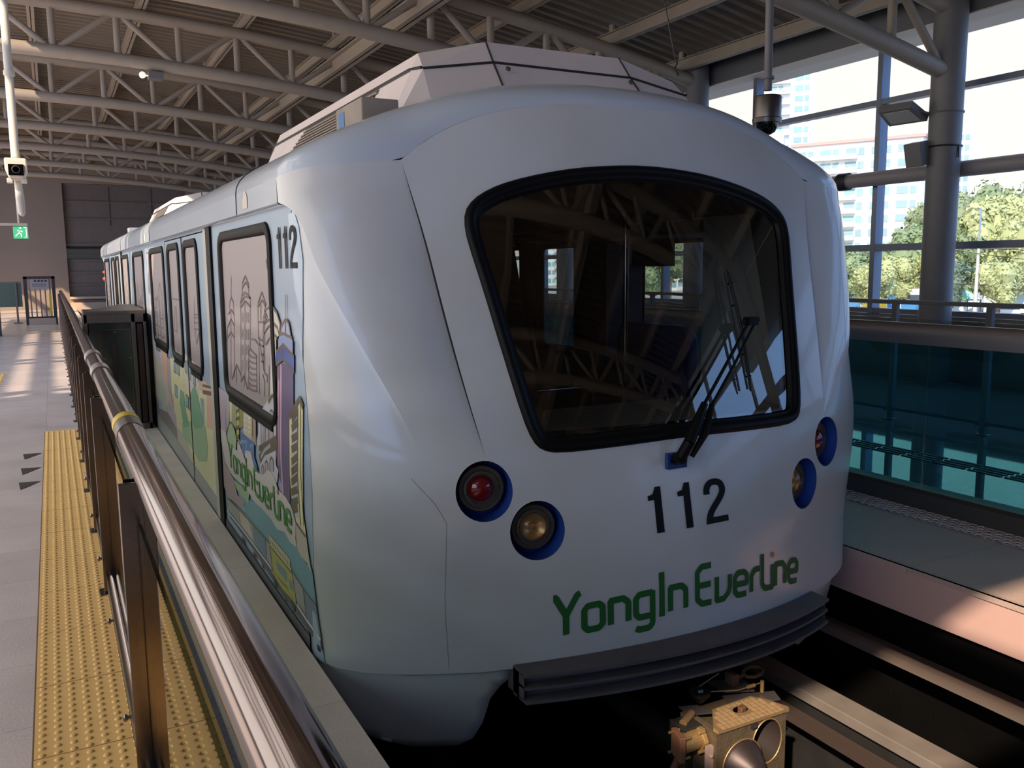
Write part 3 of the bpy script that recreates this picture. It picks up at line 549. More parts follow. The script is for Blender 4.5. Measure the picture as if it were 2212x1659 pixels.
# body sides
W1 = [(4.19, .93, 5.62, 1.93), (8.62, .95, 9.85, 1.93), (10.62, .95, 11.98, 1.93), (12.75, .95, 13.98, 1.93), (16.98, .95, 18.41, 1.93)]
DOORS = [6.16, 14.14]
def ysd(z): return plan(SB, z)[1]
def side(sg):
    X = lambda z: XC+sg*HWz(z)
    lz = [-.35, -.015]+[.25*i for i in range(1, 8)]+[2.02]
    L = [(ysd(z)-.02, z) for z in lz]; R_ = [(2*YM-ysd(z)+.02, z) for z in lz]
    poly = resample(L+R_[::-1], .25); holes = []
    for a, z0, bb, z1 in W1: holes.append(rrect(a+.03, z0+.03, bb-.03, z1-.03, .09))
    for d in DOORS: holes.append([Vector((d, -.03)), Vector((d+2.32, -.03)), Vector((d+2.32, 1.965)), Vector((d, 1.965))])
    V, F_ = fill([Vector(p) for p in poly], holes, .3)
    m = MB(); m.add([(X(v[1]), v[0], v[1]) for v in V], F_); m.build('body_side', paint_blue, train, smooth=40)
    # lining inside
    holes2 = []
    if sg > 0:
        holes2 = [rrect(4.6, 1.0, 6.0, 1.93, .08), rrect(6.5, .3, 7.22, 1.93, .1), rrect(7.5, .3, 8.25, 1.93, .1), rrect(8.7, 1.0, 9.8, 1.9, .08), rrect(10.7, 1.0, 11.9, 1.9, .08)]
    V, F_ = fill([Vector(p) for p in resample([(4.1, .02), (18.5, .02), (18.5, 2.02), (4.1, 2.02)], .4)], holes2, .4)
    m = MB(); m.add([(X(v[1])-sg*.07, v[0], v[1]) for v in V], F_); m.build('wall_lining', MATS['lining'], train)
    # windows
    def pane(name, a, z0, bb, z1, fx, par=None, dxo=0, lines=None):
        R0 = rrect(a, z0, bb, z1, .12, 7)
        f = MB(); prf = [(0, 0), (.003, .012), (.02, .02), (.045, .016), (.06, .004), (.064, -.006)]
        f.grid([[(X(p[1])+sg*(h+dxo), p[0], p[1]) for p in inset(R0, d)] for d, h in prf], closed=True)
        # deep drip lip along the lower edge
        f.box(X(1)+sg*(dxo), a+.12, z0-.028, X(1)+sg*(dxo+.014), bb-.12, z0+.004)
        fo = f.build(name, rubber, par or train, smooth=50)
        G = inset(R0, .05); V, F_ = fill(G, [], .3)
        g = MB(); g.add([(X(v[1])+sg*(dxo-.002), v[0], v[1]) for v in V], F_)
        mats_ = [fx]
        if lines:
            mats_.append(MATS['outline_film'])
            for pl in lines:
                pts = [Vector((pl[i]/100, pl[i+1]/100)) for i in range(0, len(pl), 2)]
                pts = [p for i, p in enumerate(pts) if i == 0 or (p-pts[i-1]).length > 1e-4]
                if len(pts) < 2: continue
                la, rb = stroke(pts, .011); q = len(pts)
                g.add([(X(1)+sg*(dxo+.001), p[0], p[1]) for p in la+rb], [(i, i+1, q+i+1, q+i) for i in range(q-1)], 1)
        go = g.build('pane', mats_, None, fixn=False); putsub(go, fo)
        return fo
    film = MATS['grey_film'] if sg < 0 else glass_sd
    for i, (a, z0, bb, z1) in enumerate(W1):
        lines = None
        if sg < 0:
            if i == 0: lines = WIN_L
            else:
                rr = random.Random(40+i); lines = []
                y = bb-.1
                while y > a+.15:
                    w_ = rr.uniform(.12, .3); h = z0+rr.uniform(.2, .62)
                    lines.append([v*100 for p in ((y, z0+.06), (y, h), (y-w_/2, h+rr.uniform(.03, .14)), (y-w_, h-.02), (y-w_, z0+.06)) for v in p if True])
                    for k in range(rr.randint(2, 5)):
                        zz = z0+.1+k*.09; lines.append([(y-.02)*100, zz*100, (y-w_+.03)*100, (zz+.01)*100])
                    y -= w_*rr.uniform(.8, 1.3)
                    if y-w_ < a+.1: break
                lines = [l for l in lines if min(l[::2]) > (a+.07)*100]
        pane('side_window', a, z0, bb, z1, film, lines=lines)
    for d in DOORS:
        for k, (a, bb) in enumerate(((d+.03, d+1.155), (d+1.165, d+2.29))):
            wa, wb = (a+.30, a+1.02) if k == 0 else (a+.17, a+.93)
            poly = resample([(a, -.02), (bb, -.02), (bb, 1.955), (a, 1.955)], .3)
            V, F_ = fill([Vector(p) for p in poly], [rrect(wa+.03, .96, wb-.03, 1.9, .1)], .3)
            m = MB(); m.add([(X(v[1])+sg*.006, v[0], v[1]) for v in V], F_)
            leaf = m.build('door', paint_blue, train, smooth=40)
            ln = (DOOR_L if (d < 10 and sg < 0) else None)
            if ln: ln = [q for q in ln if all(wa+.05 < v/100 < wb-.05 for v in q[::2]) and all(.97 < v/100 < 1.9 for v in q[1::2])]
            pane('door_window', wa, .93, wb, 1.93, film, dxo=.006, lines=ln)
        # rubber edges and the light pillar strip
        st = MB(); st.box(X(1)+sg*.002, d-.26, .0, X(1)+sg*.016, d-.1, 1.985); st.build('door_seal', rubber, train); st = MB(); st.box(X(1)-sg*.03, d+1.148, 0, X(1)+sg*.011, d+1.172, 1.955); st.build('door_seal', rubber, train); st = MB(); st.box(X(1)-sg*.04, d+2.285, 0, X(1)+sg*.004, d+2.34, 1.965); st.build('door_seal', rubber, train)
        st = MB(); st.box(X(1)-sg*.02, d-.1, .0, X(1)+sg*.014, d+.025, 1.965)
        for k in range(9): st.box(X(1)+sg*.012, d-.09, .2+k*.2, X(1)+sg*.0155, d-.05, .206+k*.2)
        st.build('door_pillar', MATS['pillar_strip'], train, bevel=.004)
    r_ = MB(); r_.box(X(0)-sg*.02, 4.2, -.12, X(0)+sg*.012, 18.4, -.035); r_.build('sill_rubber', rubber, train)
mat('lining', (60, 60, 60), .7); mat('grey_film', (176, 164, 162), .35, coat=.3); mat('outline_film', (112, 100, 94), .5); mat('pillar_strip', (188, 184, 170), .45)
side(-1); side(1)
# underframe / closed floor so that nothing shows through
b = MB(); b.box(XC-1.45, 3.9, -.35, XC+1.45, 18.7, -.06); b.build('underframe', darkm, train)

# mural of a city along the side facing the platform
PAL = dict(asph=(98, 98, 100), blue=(74, 96, 165), brick=(170, 140, 140), bus=(176, 168, 66), busroof=(200, 188, 130), buswin=(96, 128, 128), butter=(226, 218, 158), chrome=(225, 228, 228), cloud=(206, 196, 188), cream=(214, 206, 190), cyan=(88, 152, 190), dark=(62, 60, 62), darkmud=(120, 104, 96), dkolive=(128, 128, 52), glass=(122, 160, 172), grey=(168, 162, 166), lilac=(160, 165, 198), lime=(186, 196, 84), ltblue=(122, 142, 192), ltgrey=(198, 196, 204), mauve=(176, 156, 168), midblue=(66, 98, 158), olive=(150, 152, 112), out=(112, 100, 84), paleteal=(160, 190, 190), peach=(220, 168, 140), pink=(200, 150, 168), purple=(112, 100, 130), road=(150, 148, 142), sage=(176, 186, 160), sand=(200, 188, 160), sandy=(196, 184, 160), slate=(92, 116, 134), tan=(168, 144, 116), teal=(92, 150, 160), tealdk=(72, 132, 140), treedk=(110, 164, 116), treegreen=(152, 184, 136))
names = sorted(PAL); pm = [mat('mural_'+n_, tuple(min(255, v*.78+52) for v in PAL[n_]) if n_ not in ('dark', 'out', 'asph', 'blue', 'purple') else PAL[n_], .5, coat=.15, spec=.3) for n_ in names]; PI_ = {n_: i for i, n_ in enumerate(names)}
mur = MB(); mur_n = [0]
def mur_poly(col, layer, pts, w_=0):
    mur_n[0] += 1; dx_ = .0045+.0006*layer+.0000025*mur_n[0]
    pts = [Vector(p) for p in pts]; pts = [p for i, p in enumerate(pts) if i == 0 or (p-pts[i-1]).length > 1e-3]
    if w_:
        if len(pts) < 2: return
        la, rb = stroke(pts, w_); q = len(pts); mur.add([side_pt(p[0], p[1], dx_) for p in la+rb], [(i, i+1, q+i+1, q+i) for i in range(q-1)], PI_[col])
    else:
        if (pts[0]-pts[-1]).length < 1e-3: pts.pop()
        if len(pts) < 3: return
        try: V, F_ = fill(pts)
        except Exception: return
        mur.add([side_pt(v[0], v[1], dx_) for v in V], F_, PI_[col])
def zone_ok(y0_, y1_, z0_, z1_):
    for a, za, bb, zb_ in W1+[(d+.28, .93, d+1.1, 1.95) for d in DOORS]+[(d+1.3, .93, d+2.13, 1.95) for d in DOORS]:
        if y1_ > a-.03 and y0_ < bb+.03 and z1_ > za-.04 and z0_ < zb_+.04: return False
    for d in DOORS:
        if y1_ > d-.1 and y0_ < d+.03 and False: return False
    return True
rr = random.Random(5)
y = 18.4
cols_ = ['butter', 'cream', 'peach', 'sage', 'mauve', 'sand', 'ltgrey', 'tan', 'paleteal', 'lilac', 'sandy']
while y > 8.5:      # rows of houses further back along the train
    w_ = rr.uniform(.22, .5); h = .89 if not zone_ok(y-w_, y, .95, 1.1) else rr.uniform(.8, 1.9)
    if y-w_ < 8.5: w_ = y-8.5
    if w_ < .05: break
    mur_poly(rr.choice(cols_), 1, [(y, .05), (y, h), (y-w_, h), (y-w_, .05)])
    mur_poly('out', 2, [(y, .05), (y, h), (y-w_, h), (y-w_, .05)], .012)
    for r_ in range(int((h-.3)/.13)):
        for c_ in range(int(w_/.12)):
            yy = y-.04-c_*.12; zz = .3+r_*.13
            mur_poly('glass' if rr.random() < .6 else 'grey', 2, [(yy, zz), (yy, zz+.08), (yy-.06, zz+.08), (yy-.06, zz)])
    y -= w_
for k in range(12):
    yy = rr.uniform(8.8, 18.2); r0 = rr.uniform(.12, .3)
    mur_poly(rr.choice(['treegreen', 'treedk', 'sage']), 3, [(yy+r0*cos(a*.7)*(1+.12*sin(3*a)), .38+r0*1.1*sin(a*.7)) for a in range(9)])
mur_poly('road', 4, [(18.4, -.015), (18.4, .14), (8.5, .16), (6.25, .12), (6.0, .10), (6.0, -.015)])
mur_poly('butter', 1, [(8.5, .1), (8.5, .9), (8.3, .92), (6.25, .9), (6.25, .1)])
for ci, w_, ly, fl in LIV:
    mur_poly(LIV_C[ci], ly, [(fl[i]/100, fl[i+1]/100) for i in range(0, len(fl), 2)], w_)
mur_poly('asph', 2, [(5.95, -.035), (5.95, .05), (3.75, .05), (3.75, -.035)])
# ball finials painted on the eave
for yc, hh in ((4.52, .17), (9.75, .1)):
    for col, sc_ in (('out', 1.0), ('cream', .86)):
        pts = [(yc+.085*sc_, 2.003), (yc+.075*sc_, 2.05), (yc+.02*sc_, 2.05+hh*.45*sc_), (yc, 2.0+hh*sc_), (yc-.02*sc_, 2.05+hh*.4*sc_), (yc-.06*sc_, 2.06), (yc-.06*sc_, 2.003)]
        x_ = XC-HW-.0495-(.0008 if col == 'cream' else 0)
        V, F_ = fill([Vector((a, min(c, 2.088))) for a, c in pts]); mur.add([(x_, v[0], v[1]) for v in V], F_, PI_[col])
def unrolled(y, z, off):   # y measured along the skin, bending round the corner of the nose
    yb = plan(S2, z)[1]; return PS(-(S2-(yb-y)), z, off)
for q_ in ([(3.57, -.012), (3.63, .25), (3.68, .40), (3.70, .40), (3.70, -.012)], [(3.69, 1.3), (3.67, 1.5), (3.665, 1.74), (3.70, 1.88), (3.74, 1.94), (3.84, 1.94), (3.80, 1.75), (3.74, 1.4)]):
    b = MB(); V, F_ = fill(resample([Vector(p) for p in q_], .05), [], .04); b.add([unrolled(v[0], v[1], .0035) for v in V], F_); b.build('wrap_edge', paint_blue, train, smooth=60)
mur.build('city_mural', pm, train, fixn=False)

# ------------------------------------------------------------ lettering
def rnd(P, it=2): return [tuple(p) for p in chaikin(P, it, False)]
G = {
 'Y': ([[(0, 1), (.05, 1), (.32, .5), (.32, 0)], [(.70, 1), (.62, .97), (.32, .48)]], .80),
 'o': ([[(.25, .62), (.1, .62), (0, .52), (0, .1), (.1, 0), (.4, 0), (.5, .1), (.5, .52), (.4, .62), (.25, .62)]], .72),
 'n': ([[(0, 0), (0, .62), (.36, .62), (.5, .50), (.5, 0)]], .72),
 'g': ([[(.5, .62), (.1, .62), (0, .52), (0, .12), (.1, .02), (.42, .02)], [(.5, .66), (.5, -.2), (.4, -.3), (.1, -.3), (0, -.25)]], .70),
 'I': ([[(.09, 0), (.09, 1)], [(0, 1), (.18, 1)], [(0, 0), (.18, 0)]], .36),
 'E': ([[(.5, 1), (.16, 1), (0, .86), (0, .14), (.16, 0), (.5, 0)], [(0, .5), (.48, .5)]], .70),
 'v': ([[(0, .64), (0, 0), (.26, 0), (.44, .14), (.5, .3), (.5, .64)]], .70),
 'e': ([[(.48, 0), (.12, 0), (0, .12), (0, .5), (.12, .62), (.38, .62), (.5, .52), (.5, .30), (.02, .30)]], .70),
 'r': ([[(0, 0), (0, .44), (.14, .6), (.38, .62)]], .50),
 'L': ([[(0, 1), (0, .14), (.14, 0), (.5, 0), (.5, .64)]], .66),
 ' ': ([], .18)}
def word(text, fn, total, h, w_=.13, mi=0, mb=None):
    adv = sum(G[c][1] for c in text)-.2; k = total/adv; x = 0
    for c in text:
        for pl in G[c][0]:
            pts = [Vector((x+a, b_)) for a, b_ in pl]; pts = resample(pts, .12, False)
            if len(pl) > 2: pts = [pts[0]]+[p for p in chaikin(pts, 1, False)][1:-1]+[pts[-1]]
            la, rb = stroke(pts, w_); q = len(pts)
            mb.add([fn(p[0]*k, p[1]*h) for p in la+rb], [(i, i+1, q+i+1, q+i) for i in range(q-1)], mi)
        if c == 'L':
            cx, cy = x+.5, .92; mb.add([fn((cx+.085*cos(a*pi/8))*k, (cy+.085*sin(a*pi/8))*h) for a in range(16)], [tuple(range(16))], mi+1)
        x += G[c][1]
ONE = [(0, .72), (0, .82), (.10, .85), (.16, 1), (.27, 1), (.27, 0), (.12, 0), (.12, .72)]
TWO = [(.07, .66), (.08, .80), (.15, .90), (.27, .93), (.39, .89), (.44, .78), (.43, .66), (.34, .52), (.20, .36), (.11, .22), (.08, .09)]
def digits(fn, mb, k, h, adv=.52):
    for i, ch in enumerate('112'):
        x = i*adv if i < 2 else adv*1.92
        if ch == '1':
            V, F_ = fill([Vector(p) for p in ONE]); mb.add([fn((x+v[0])*k, v[1]*h) for v in V], F_)
        else:
            la, rb = stroke(resample(chaikin(TWO, 1, False), .05, False), .14); q = len(la)
            mb.add([fn((x+p[0])*k, p[1]*h) for p in la+rb], [(j, j+1, q+j+1, q+j) for j in range(q-1)])
            mb.add([fn((x+a)*k, c_*h) for a, c_ in ((.0, 0), (.52, 0), (.52, .14), (.02, .14))], [(0, 1, 2, 3)])
def front_map(u0, z0, k=.045, ref=.75):
    return lambda a, b_: PS(u0+a, z0+b_+k*max(0, 1-((u0+a)/ref)**2), .004)
mb = MB(); word('YongIn EverLne', front_map(-.712, .118, .058), 1.42, .172, w_=.17, mb=mb); mb.build('line_name', [text_g, orange], train, fixn=False)
mb = MB(); digits(front_map(-.258, .524, .008), mb, .262, .2, .6); mb.build('car_number', text_k, train, fixn=False)
sx = XC-HW-.0125
mb = MB(); word('YongIn EverLne', lambda a, b_: Vector((sx, 5.62-a, .47+b_)), 1.62, .15, w_=.15, mb=mb); mb.build('line_name', [mat('leaf_green_lettering', (84, 150, 80), .4), orange], train, fixn=False)
mb = MB(); digits(lambda a, b_: side_pt(4.06-a, 1.705+b_, .006), mb, .215, .185, .56); mb.build('car_number', text_k, train, fixn=False)

# ------------------------------------------------------------ wiper
def fs(u, z, off): return PS(u, z, off)
b = MB(); b.obox(fs(-.09, .833, .012), (1, 0, 0), (0, 1, .1), (0, 0, 1), .055, .012, .035)
for du in (-.045, .045): b.lathe(fs(-.09+du, .833, .02), (0, -1, 0), [(.008, 0), (.008, .008), (0, .009)], 10)
wb = b.build('wiper_mount', mat('blue_bracket', (34, 62, 128), .4), train, bevel=.004)
b = MB(); b.tube([fs(-.10, .84, .02), fs(-.10, .84, .075)], .028, 16); b.tube([fs(-.10, .84, .06), fs(-.06, .90, .085)], .026, 12)
b.tube([fs(-.06, .90, .085), fs(.0, .985, .09), fs(.06, 1.06, .085)], [.026, .024, .016], 10); b.tube([fs(.05, 1.05, .085), fs(.24, 1.23, .075), fs(.43, 1.41, .07)], .008, 8)
b.tube([fs(-.03, .84, .05), fs(.03, .93, .09), fs(.10, 1.05, .085)], [.012, .018, .014], 8); b.tube([fs(.09, 1.04, .085), fs(.29, 1.23, .08), fs(.47, 1.405, .07)], .007, 8)
b.obox(fs(.445, 1.415, .07), (1, 0, 0), (0, 1, 0), (0, 0, 1), .028, .022, .02); b.tube([fs(.40, 1.415, .07), fs(.495, 1.42, .07)], .013, 10)
b.build('wiper_arm', rubber, train, smooth=40)
b = MB(); P = [fs(.385+.02*t, 1.675-.58*t, .03+.02*sin(pi*t)) for t in [i/10 for i in range(11)]]; b.tube(P, [.004]+[.008]*9+[.004], 6)
b.tube([fs(.385+.02*t, 1.675-.58*t, .014) for t in (.02, .5, .98)], .006, 5)
for t in (.12, .3, .7, .88): b.tube([fs(.385+.02*t, 1.675-.58*t, .02), fs(.385+.02*t, 1.675-.58*t, .05)], .005, 6)
b.build('wiper_blade', rubber, train, smooth=40)

# ------------------------------------------------------------ chin fairings and bumper
for sg in (-1, 1):
    P = [(.90, .02), (.885, -.06), (.93, -.10), (.97, -.16), (1.0, -.28), (1.04, -.37), (1.10, -.41), (1.25, -.41), (1.45, -.36), (1.62, -.28), (1.78, -.22), (1.95, -.20), (1.95, .02)]
    P = [Vector(p) for p in P]; V, F_ = fill(resample(P, .05), [], .05)
    def cm(s, z):
        k = max(0, -z); corner = max(0, (s-1.3)/.5); corner = min(1, corner)
        p = PS(sg*s, min(z, 0), -(.055*(1-corner*.6)+.55*k*k)); return Vector((p.x, p.y, z))
    m = MB(); m.add([cm(v[0], v[1]) for v in V], F_); m.build('chin_fairing', paint, train, smooth=60, solid=.02)
b = MB()
def by(u): return 2.80+.27*u*u
def bk(u): return y0(0)+.23*u*u-.004
us = [-.88+1.76*i/24 for i in range(25)]
def bz(u): return .012+.04*max(0, 1-(u/.9)**2)
def strip(z0, z1, d0, d1):
    """flat bar following the bumper arc: between depth fractions d0 (back) and d1 (front)"""
    rows = []
    for dd, zz in ((d0, z0), (d1, z0), (d1, z1), (d0, z1)):
        rows.append([(XC+u, bk(u)+(by(u)-bk(u))*dd+.03*0, bz(u)+zz) for u in us])
    b.grid(rows+[rows[0]])
    for e in (0, -1): b.add([r[e] for r in rows], [(0, 1, 2, 3)])
strip(0, -.014, .0, 1.0); strip(-.014, -.13, .0, .45); strip(-.058, -.070, .4, .96); strip(-.116, -.130, .3, 1.0)
for e in (0, -1):
    u = us[e]; b.add([(XC+u, bk(u)+.05, bz(u)-.01), (XC+u, by(u)+.02, bz(u)-.01), (XC+u, by(u)+.02, bz(u)-.12), (XC+u, bk(u)+.05, bz(u)-.12)], [(0, 1, 2, 3)])
b.build('bumper', beam_m, train, smooth=30)

# ------------------------------------------------------------ roof units, box, marker
def roof_unit(ya, yb):
    prof = [(-1.04, 2.28), (-.80, 2.775), (-.42, 2.87), (.42, 2.87), (.80, 2.775), (1.04, 2.28)]
    mid = [(-.93, 2.49), (-.80, 2.70)]
    def ring(y, lift, wid=1.0, base=0): return [(XC+u*wid, y, z-lift if i not in (0, 5) else z-.02) for i, (u, z) in enumerate(prof)]
    b = MB(); r0 = [(XC+u*1.06, ya-.30, zz) for u, zz in zip([p[0] for p in prof], (2.28, 2.44, 2.52, 2.52, 2.44, 2.28))]
    r1 = [(XC+u*1.02, ya-.10, zz) for u, zz in zip([p[0] for p in prof], (2.28, 2.68, 2.745, 2.745, 2.68, 2.28))]
    r2 = ring(ya, 0); r3 = ring(yb, 0); r4 = [(XC+u*.98, yb+.35, zz) for u, zz in zip([p[0] for p in prof], (2.28, 2.60, 2.70, 2.70, 2.60, 2.28))]; r5 = [(XC+u*.95, yb+.7, zz) for u, zz in zip([p[0] for p in prof], (2.26, 2.40, 2.50, 2.50, 2.40, 2.26))]
    b.grid([r0, r1, r2, r3, r4, r5]); b.add(r0, [(0, 1, 2, 3, 4, 5)]); b.add(r5, [(5, 4, 3, 2, 1, 0)])
    u_ = b.build('roof_unit', fairing_m, train)
    d = MB(); L1 = [(p[0]+(0.001 if p[0] > XC else -.001), p[1]-.003, p[2]) for p in r1]
    d.tube([Vector(p) for p in L1[1:5]], .0075, 6)
    for i in (2, 3): d.tube([Vector(r0[i])+Vector((0, -.002, 0)), Vector(r1[i])+Vector((0, -.002, 0)), Vector(r2[i])], .005, 6)
    for sg in (-1, 1):
        xx = XC+sg*.832; d.tube([(XC+sg*.825, ya-.1, 2.685), (XC+sg*.848, ya, 2.69), (XC+sg*.848, yb, 2.69), (XC+sg*.82, yb+.3, 2.60)], .0075, 6)
    o = d.build('panel_joint', dkgrey, None); putsub(o, u_)
    for sg in (-1, 1):
        v = MB()
        def q(y, k, out=.004): return (XC+sg*(1.04-.24*k+out), y, 2.28+.495*k)
        v.add([q(ya+.75, .38), q(ya+.45, .8), q(yb-1.0, .8), q(yb-.7, .38)], [(0, 1, 2, 3)], 0)
        for i in range(9):
            k = .40+i*.045; v.tube([q(ya+.72-.3*(k-.38)/.42, k, .01), q(yb-.72-.3*(k-.38)/.42, k, .01)], .006, 5, 1)
        g = v.build('louvre', [dkgrey, grime], None); putsub(g, u_)
    bl = MB()
    for x_, y_, z_ in [(XC-.34+i*.17, ya-.104, 2.735) for i in range(5)]: bl.lathe((x_, y_+.075, z_+.055), (0, -1, .7), [(.009, 0), (.009, .006), (0, .008)], 8)
    for sg in (-1, 1):
        for i in range(6):
            y_ = ya+.2+i*(yb-ya-.3)/5; bl.lathe((XC+sg*(1.04-.24*.3), y_, 2.28+.495*.3), (sg, 0, .5), [(.01, -.002), (.01, .008), (0, .01)], 8)
        bl.lathe((XC+sg*.38, ya-.17, 2.70), (0, -1, 1), [(.014, 0), (.014, .012), (0, .014)], 6)
    o = bl.build('bolt', lamp_m, None); putsub(o, u_)
roof_unit(4.25, 7.25); roof_unit(2*YM-9.3+.7, 2*YM-5.7)
def roof_box(y, yr, x=1.36):
    b = MB(); c = Vector((x, y, 2.49)); a = math.radians(-12); ax, ay = Vector((cos(a), sin(a)*.4, .12)).normalized(), Vector((0, 1, 0))
    b.box(x-.06, y-.2, 2.30, x+.12, y+.2, 2.475); o = b.build('roof_box', grime if y < 10 else fairing_m, train, bevel=.006)
    s_ = MB(); s_.add([(x-.062, y+.06, 2.38), (x-.062, y+.15, 2.38), (x-.062, y+.15, 2.45), (x-.062, y+.06, 2.45)], [(0, 1, 2, 3)]); s = s_.build('sticker', mat('blue_sticker', (62, 120, 176), .5), None); putsub(s, o)
roof_box(4.12, 0); roof_box(2*YM-5.2, 0)
for z_, r_m in ((1.55, .04), (1.68, .03)):
    b = MB(); b.tube([(XC-1.50, 2*YM-3.74, z_), (XC-1.60, 2*YM-3.68, z_)], r_m, 14); b.build('marker_light', mat('red_marker', (196, 60, 34), .3), train, smooth=40)

# ------------------------------------------------------------ cabin seen through the windscreen
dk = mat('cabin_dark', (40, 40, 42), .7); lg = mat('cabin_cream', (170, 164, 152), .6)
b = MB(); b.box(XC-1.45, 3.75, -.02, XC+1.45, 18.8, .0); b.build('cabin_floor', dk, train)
b = MB(); b.box(XC-1.5, 4.05, 2.03, XC+1.5, 18.5, 2.07); b.build('cabin_ceiling', mat('cabin_ceiling_grey', (90, 88, 84), .7), train)
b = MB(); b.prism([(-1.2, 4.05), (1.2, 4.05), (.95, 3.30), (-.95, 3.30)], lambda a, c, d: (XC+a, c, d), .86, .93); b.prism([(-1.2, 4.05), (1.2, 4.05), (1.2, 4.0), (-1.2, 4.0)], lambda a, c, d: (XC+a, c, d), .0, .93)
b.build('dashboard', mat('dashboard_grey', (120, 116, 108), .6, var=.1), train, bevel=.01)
b = MB(); b.tube([(XC-1.1, 4.05, 1.03), (XC+.05, 4.05, 1.04), (XC+.12, 4.05, 1.0), (XC+.12, 4.05, .9)], .012, 8); b.build('grab_rail', chrome, train, smooth=60)
b = MB(); b.prism([(1.335, 4.58), (1.47, 4.58), (1.47, 3.85), (1.375, 3.80)], lambda a, c, d: (XC+a, c, d), 0, 2.02); b.build('cab_side_panel', lg, train)
for y in (4.45, 9.2, 12.7):
    b = MB(); b.tube([(XC+.62, y, 0), (XC+.62, y, 2.06)], .018, 10); b.build('grab_pole', chrome, train, smooth=60)
for y in (4.75, 8.8, 9.9, 11.0):
    for sg in (1,):
        b = MB(); b.prism(rrect(y, .42, y+.9, 1.28, .14), lambda a, c, d: (d, a, c), XC+1.38, XC+1.46); b.box(XC+.95, y, .36, XC+1.46, y+.9, .46)
        b.build('seat', mat('seat_blue', (38, 50, 92), .6), train, bevel=.02)
b = MB(); b.box(XC+1.2, 4.78, 1.70, XC+1.26, 5.2, 1.89); b.build('passenger_display', blackp, train)
b = MB(); b.tube([(XC-1.2, 5.2, 1.88), (XC+1.2, 5.2, 1.88)], .015, 8); b.build('ceiling_rail', dkgrey, train)

# ------------------------------------------------------------ coupler
cp = MB(); CX = 2.52
x0, x1, yf, zt_, zb2 = CX-.195, CX+.195, 2.615, -.222, -.66
sc_, cc_ = (CX+.086, -.345), (CX-.055, -.405)
hole_c = [Vector((sc_[0]+.084*cos(2*pi*k/28), sc_[1]+.102*sin(2*pi*k/28))) for k in range(28)]
outer = resample([(x0, zb2), (x1, zb2), (x1, zt_-.01), (x0, zt_-.01)], .06)
V, F_ = fill(outer, [hole_c], .08); cp.add([(v[0], yf, v[1]) for v in V], F_)
cp.box(x0, yf+.001, zb2, x0+.02, yf+.15, zt_-.01); cp.box(x1-.02, yf+.001, zb2, x1, yf+.15, zt_-.01); cp.box(x0, yf+.2, zb2, x1, yf+.24, zt_-.03)
coup = cp.build('coupler', mat('coupler_steel', (112, 98, 78), .55, metal=.5, var=.2, vscale=14, bump=.4), train)
def sub(mb_, name, m_, **k): o = mb_.build(name, m_, None, **k); putsub(o, coup); return o
b = MB(); b.grid([[(p[0], yf, p[1]) for p in hole_c], [(sc_[0]-.01+(p[0]-sc_[0])*.72, yf+.15, sc_[1]+(p[1]-sc_[1])*.72) for p in hole_c], [(sc_[0]-.01, yf+.17, sc_[1]) for p in hole_c]], closed=True); sub(b, 'socket', mat('socket_dark', (44, 34, 30), .8), smooth=60)
b = MB(); b.lathe((cc_[0], yf-.005, cc_[1]), (0, -1, 0), [(.105, -.02), (.105, .0), (.10, .012), (.088, .03), (.052, .09), (.034, .105), (0, .11)], 32); sub(b, 'coupler_cone', mat('dark_cast_iron', (72, 62, 62), .45, metal=.6, var=.1, vscale=20), smooth=35)
b = MB(); b.tube([(p[0], yf-.001, p[1]) for p in hole_c], .0035, 6, closed=True); b.tube([(cc_[0]+.107*cos(2*pi*k/28), yf-.003, cc_[1]+.107*sin(2*pi*k/28)) for k in range(28)], .003, 6, closed=True); sub(b, 'rim', gold, smooth=60)
# tread plate lid with a hole
lid = [(-.198, 0), (.199, 0), (.206, .015), (.165, .10), (.118, .155), (.02, .15), (-.11, .143), (-.20, .03)]
hl = [Vector((.0+.038*cos(2*pi*k/16), .088+.024*sin(2*pi*k/16))) for k in range(16)]
lz = lambda py_: zt_+.004+.05*py_
V, F_ = fill([Vector(p) for p in resample(lid, .05)], [hl], .05)
b = MB(); b.add([(CX+v[0], yf-.012+v[1], lz(v[1])) for v in V], F_)
b.grid([[(CX+p[0], yf-.012+p[1], lz(p[1])) for p in resample(lid, .05)], [(CX+p[0], yf-.012+p[1], lz(p[1])-.014) for p in resample(lid, .05)]], closed=True)
lid_o = sub(b, 'tread_plate_lid', mat('warm_aluminium', (186, 154, 116), .42, metal=.6, var=.12, vscale=16))
b = MB()
for i in range(-7, 8):
    for j in range(0, 7):
        px_, py_ = i*.027, .012+j*.024
        if not inside((px_*1.08, py_*1.08-.002), lid) or not inside((px_, py_), lid) or math.hypot(px_, (py_-.088)*1.4) < .052: continue
        a = 0 if (i+j) % 2 else pi/2
        for k in (-.0075, -.0025, .0025, .0075):
            c = Vector((CX+px_-k*sin(a), yf-.012+py_+k*cos(a), lz(py_)+.0012)); b.obox(c, (cos(a), sin(a), 0), (-sin(a), cos(a), 0), (0, 0, 1), .009, .0013, .0016)
sub(b, 'tread_ribs', mat('rib_aluminium', (226, 196, 152), .35, metal=.6))
b = MB(); b.obox((CX+.012, yf+.078, zt_), (1, .3, 0), (-.3, 1, 0), (0, 0, 1), .018, .012, .02); sub(b, 'latch', rust, bevel=.004)
b = MB(); b.box(CX-.01, yf-.012, -.262, CX+.02, yf+.0, -.238); b.lathe((CX+.004, yf-.012, -.25), (0, -1, 0), [(.008, 0), (.008, .006), (0, .008)], 6); sub(b, 'bolt_pocket', dkgrey)
b = MB(); b.box(x0-.03, yf+.02, -.62, x0, yf+.04, -.30)
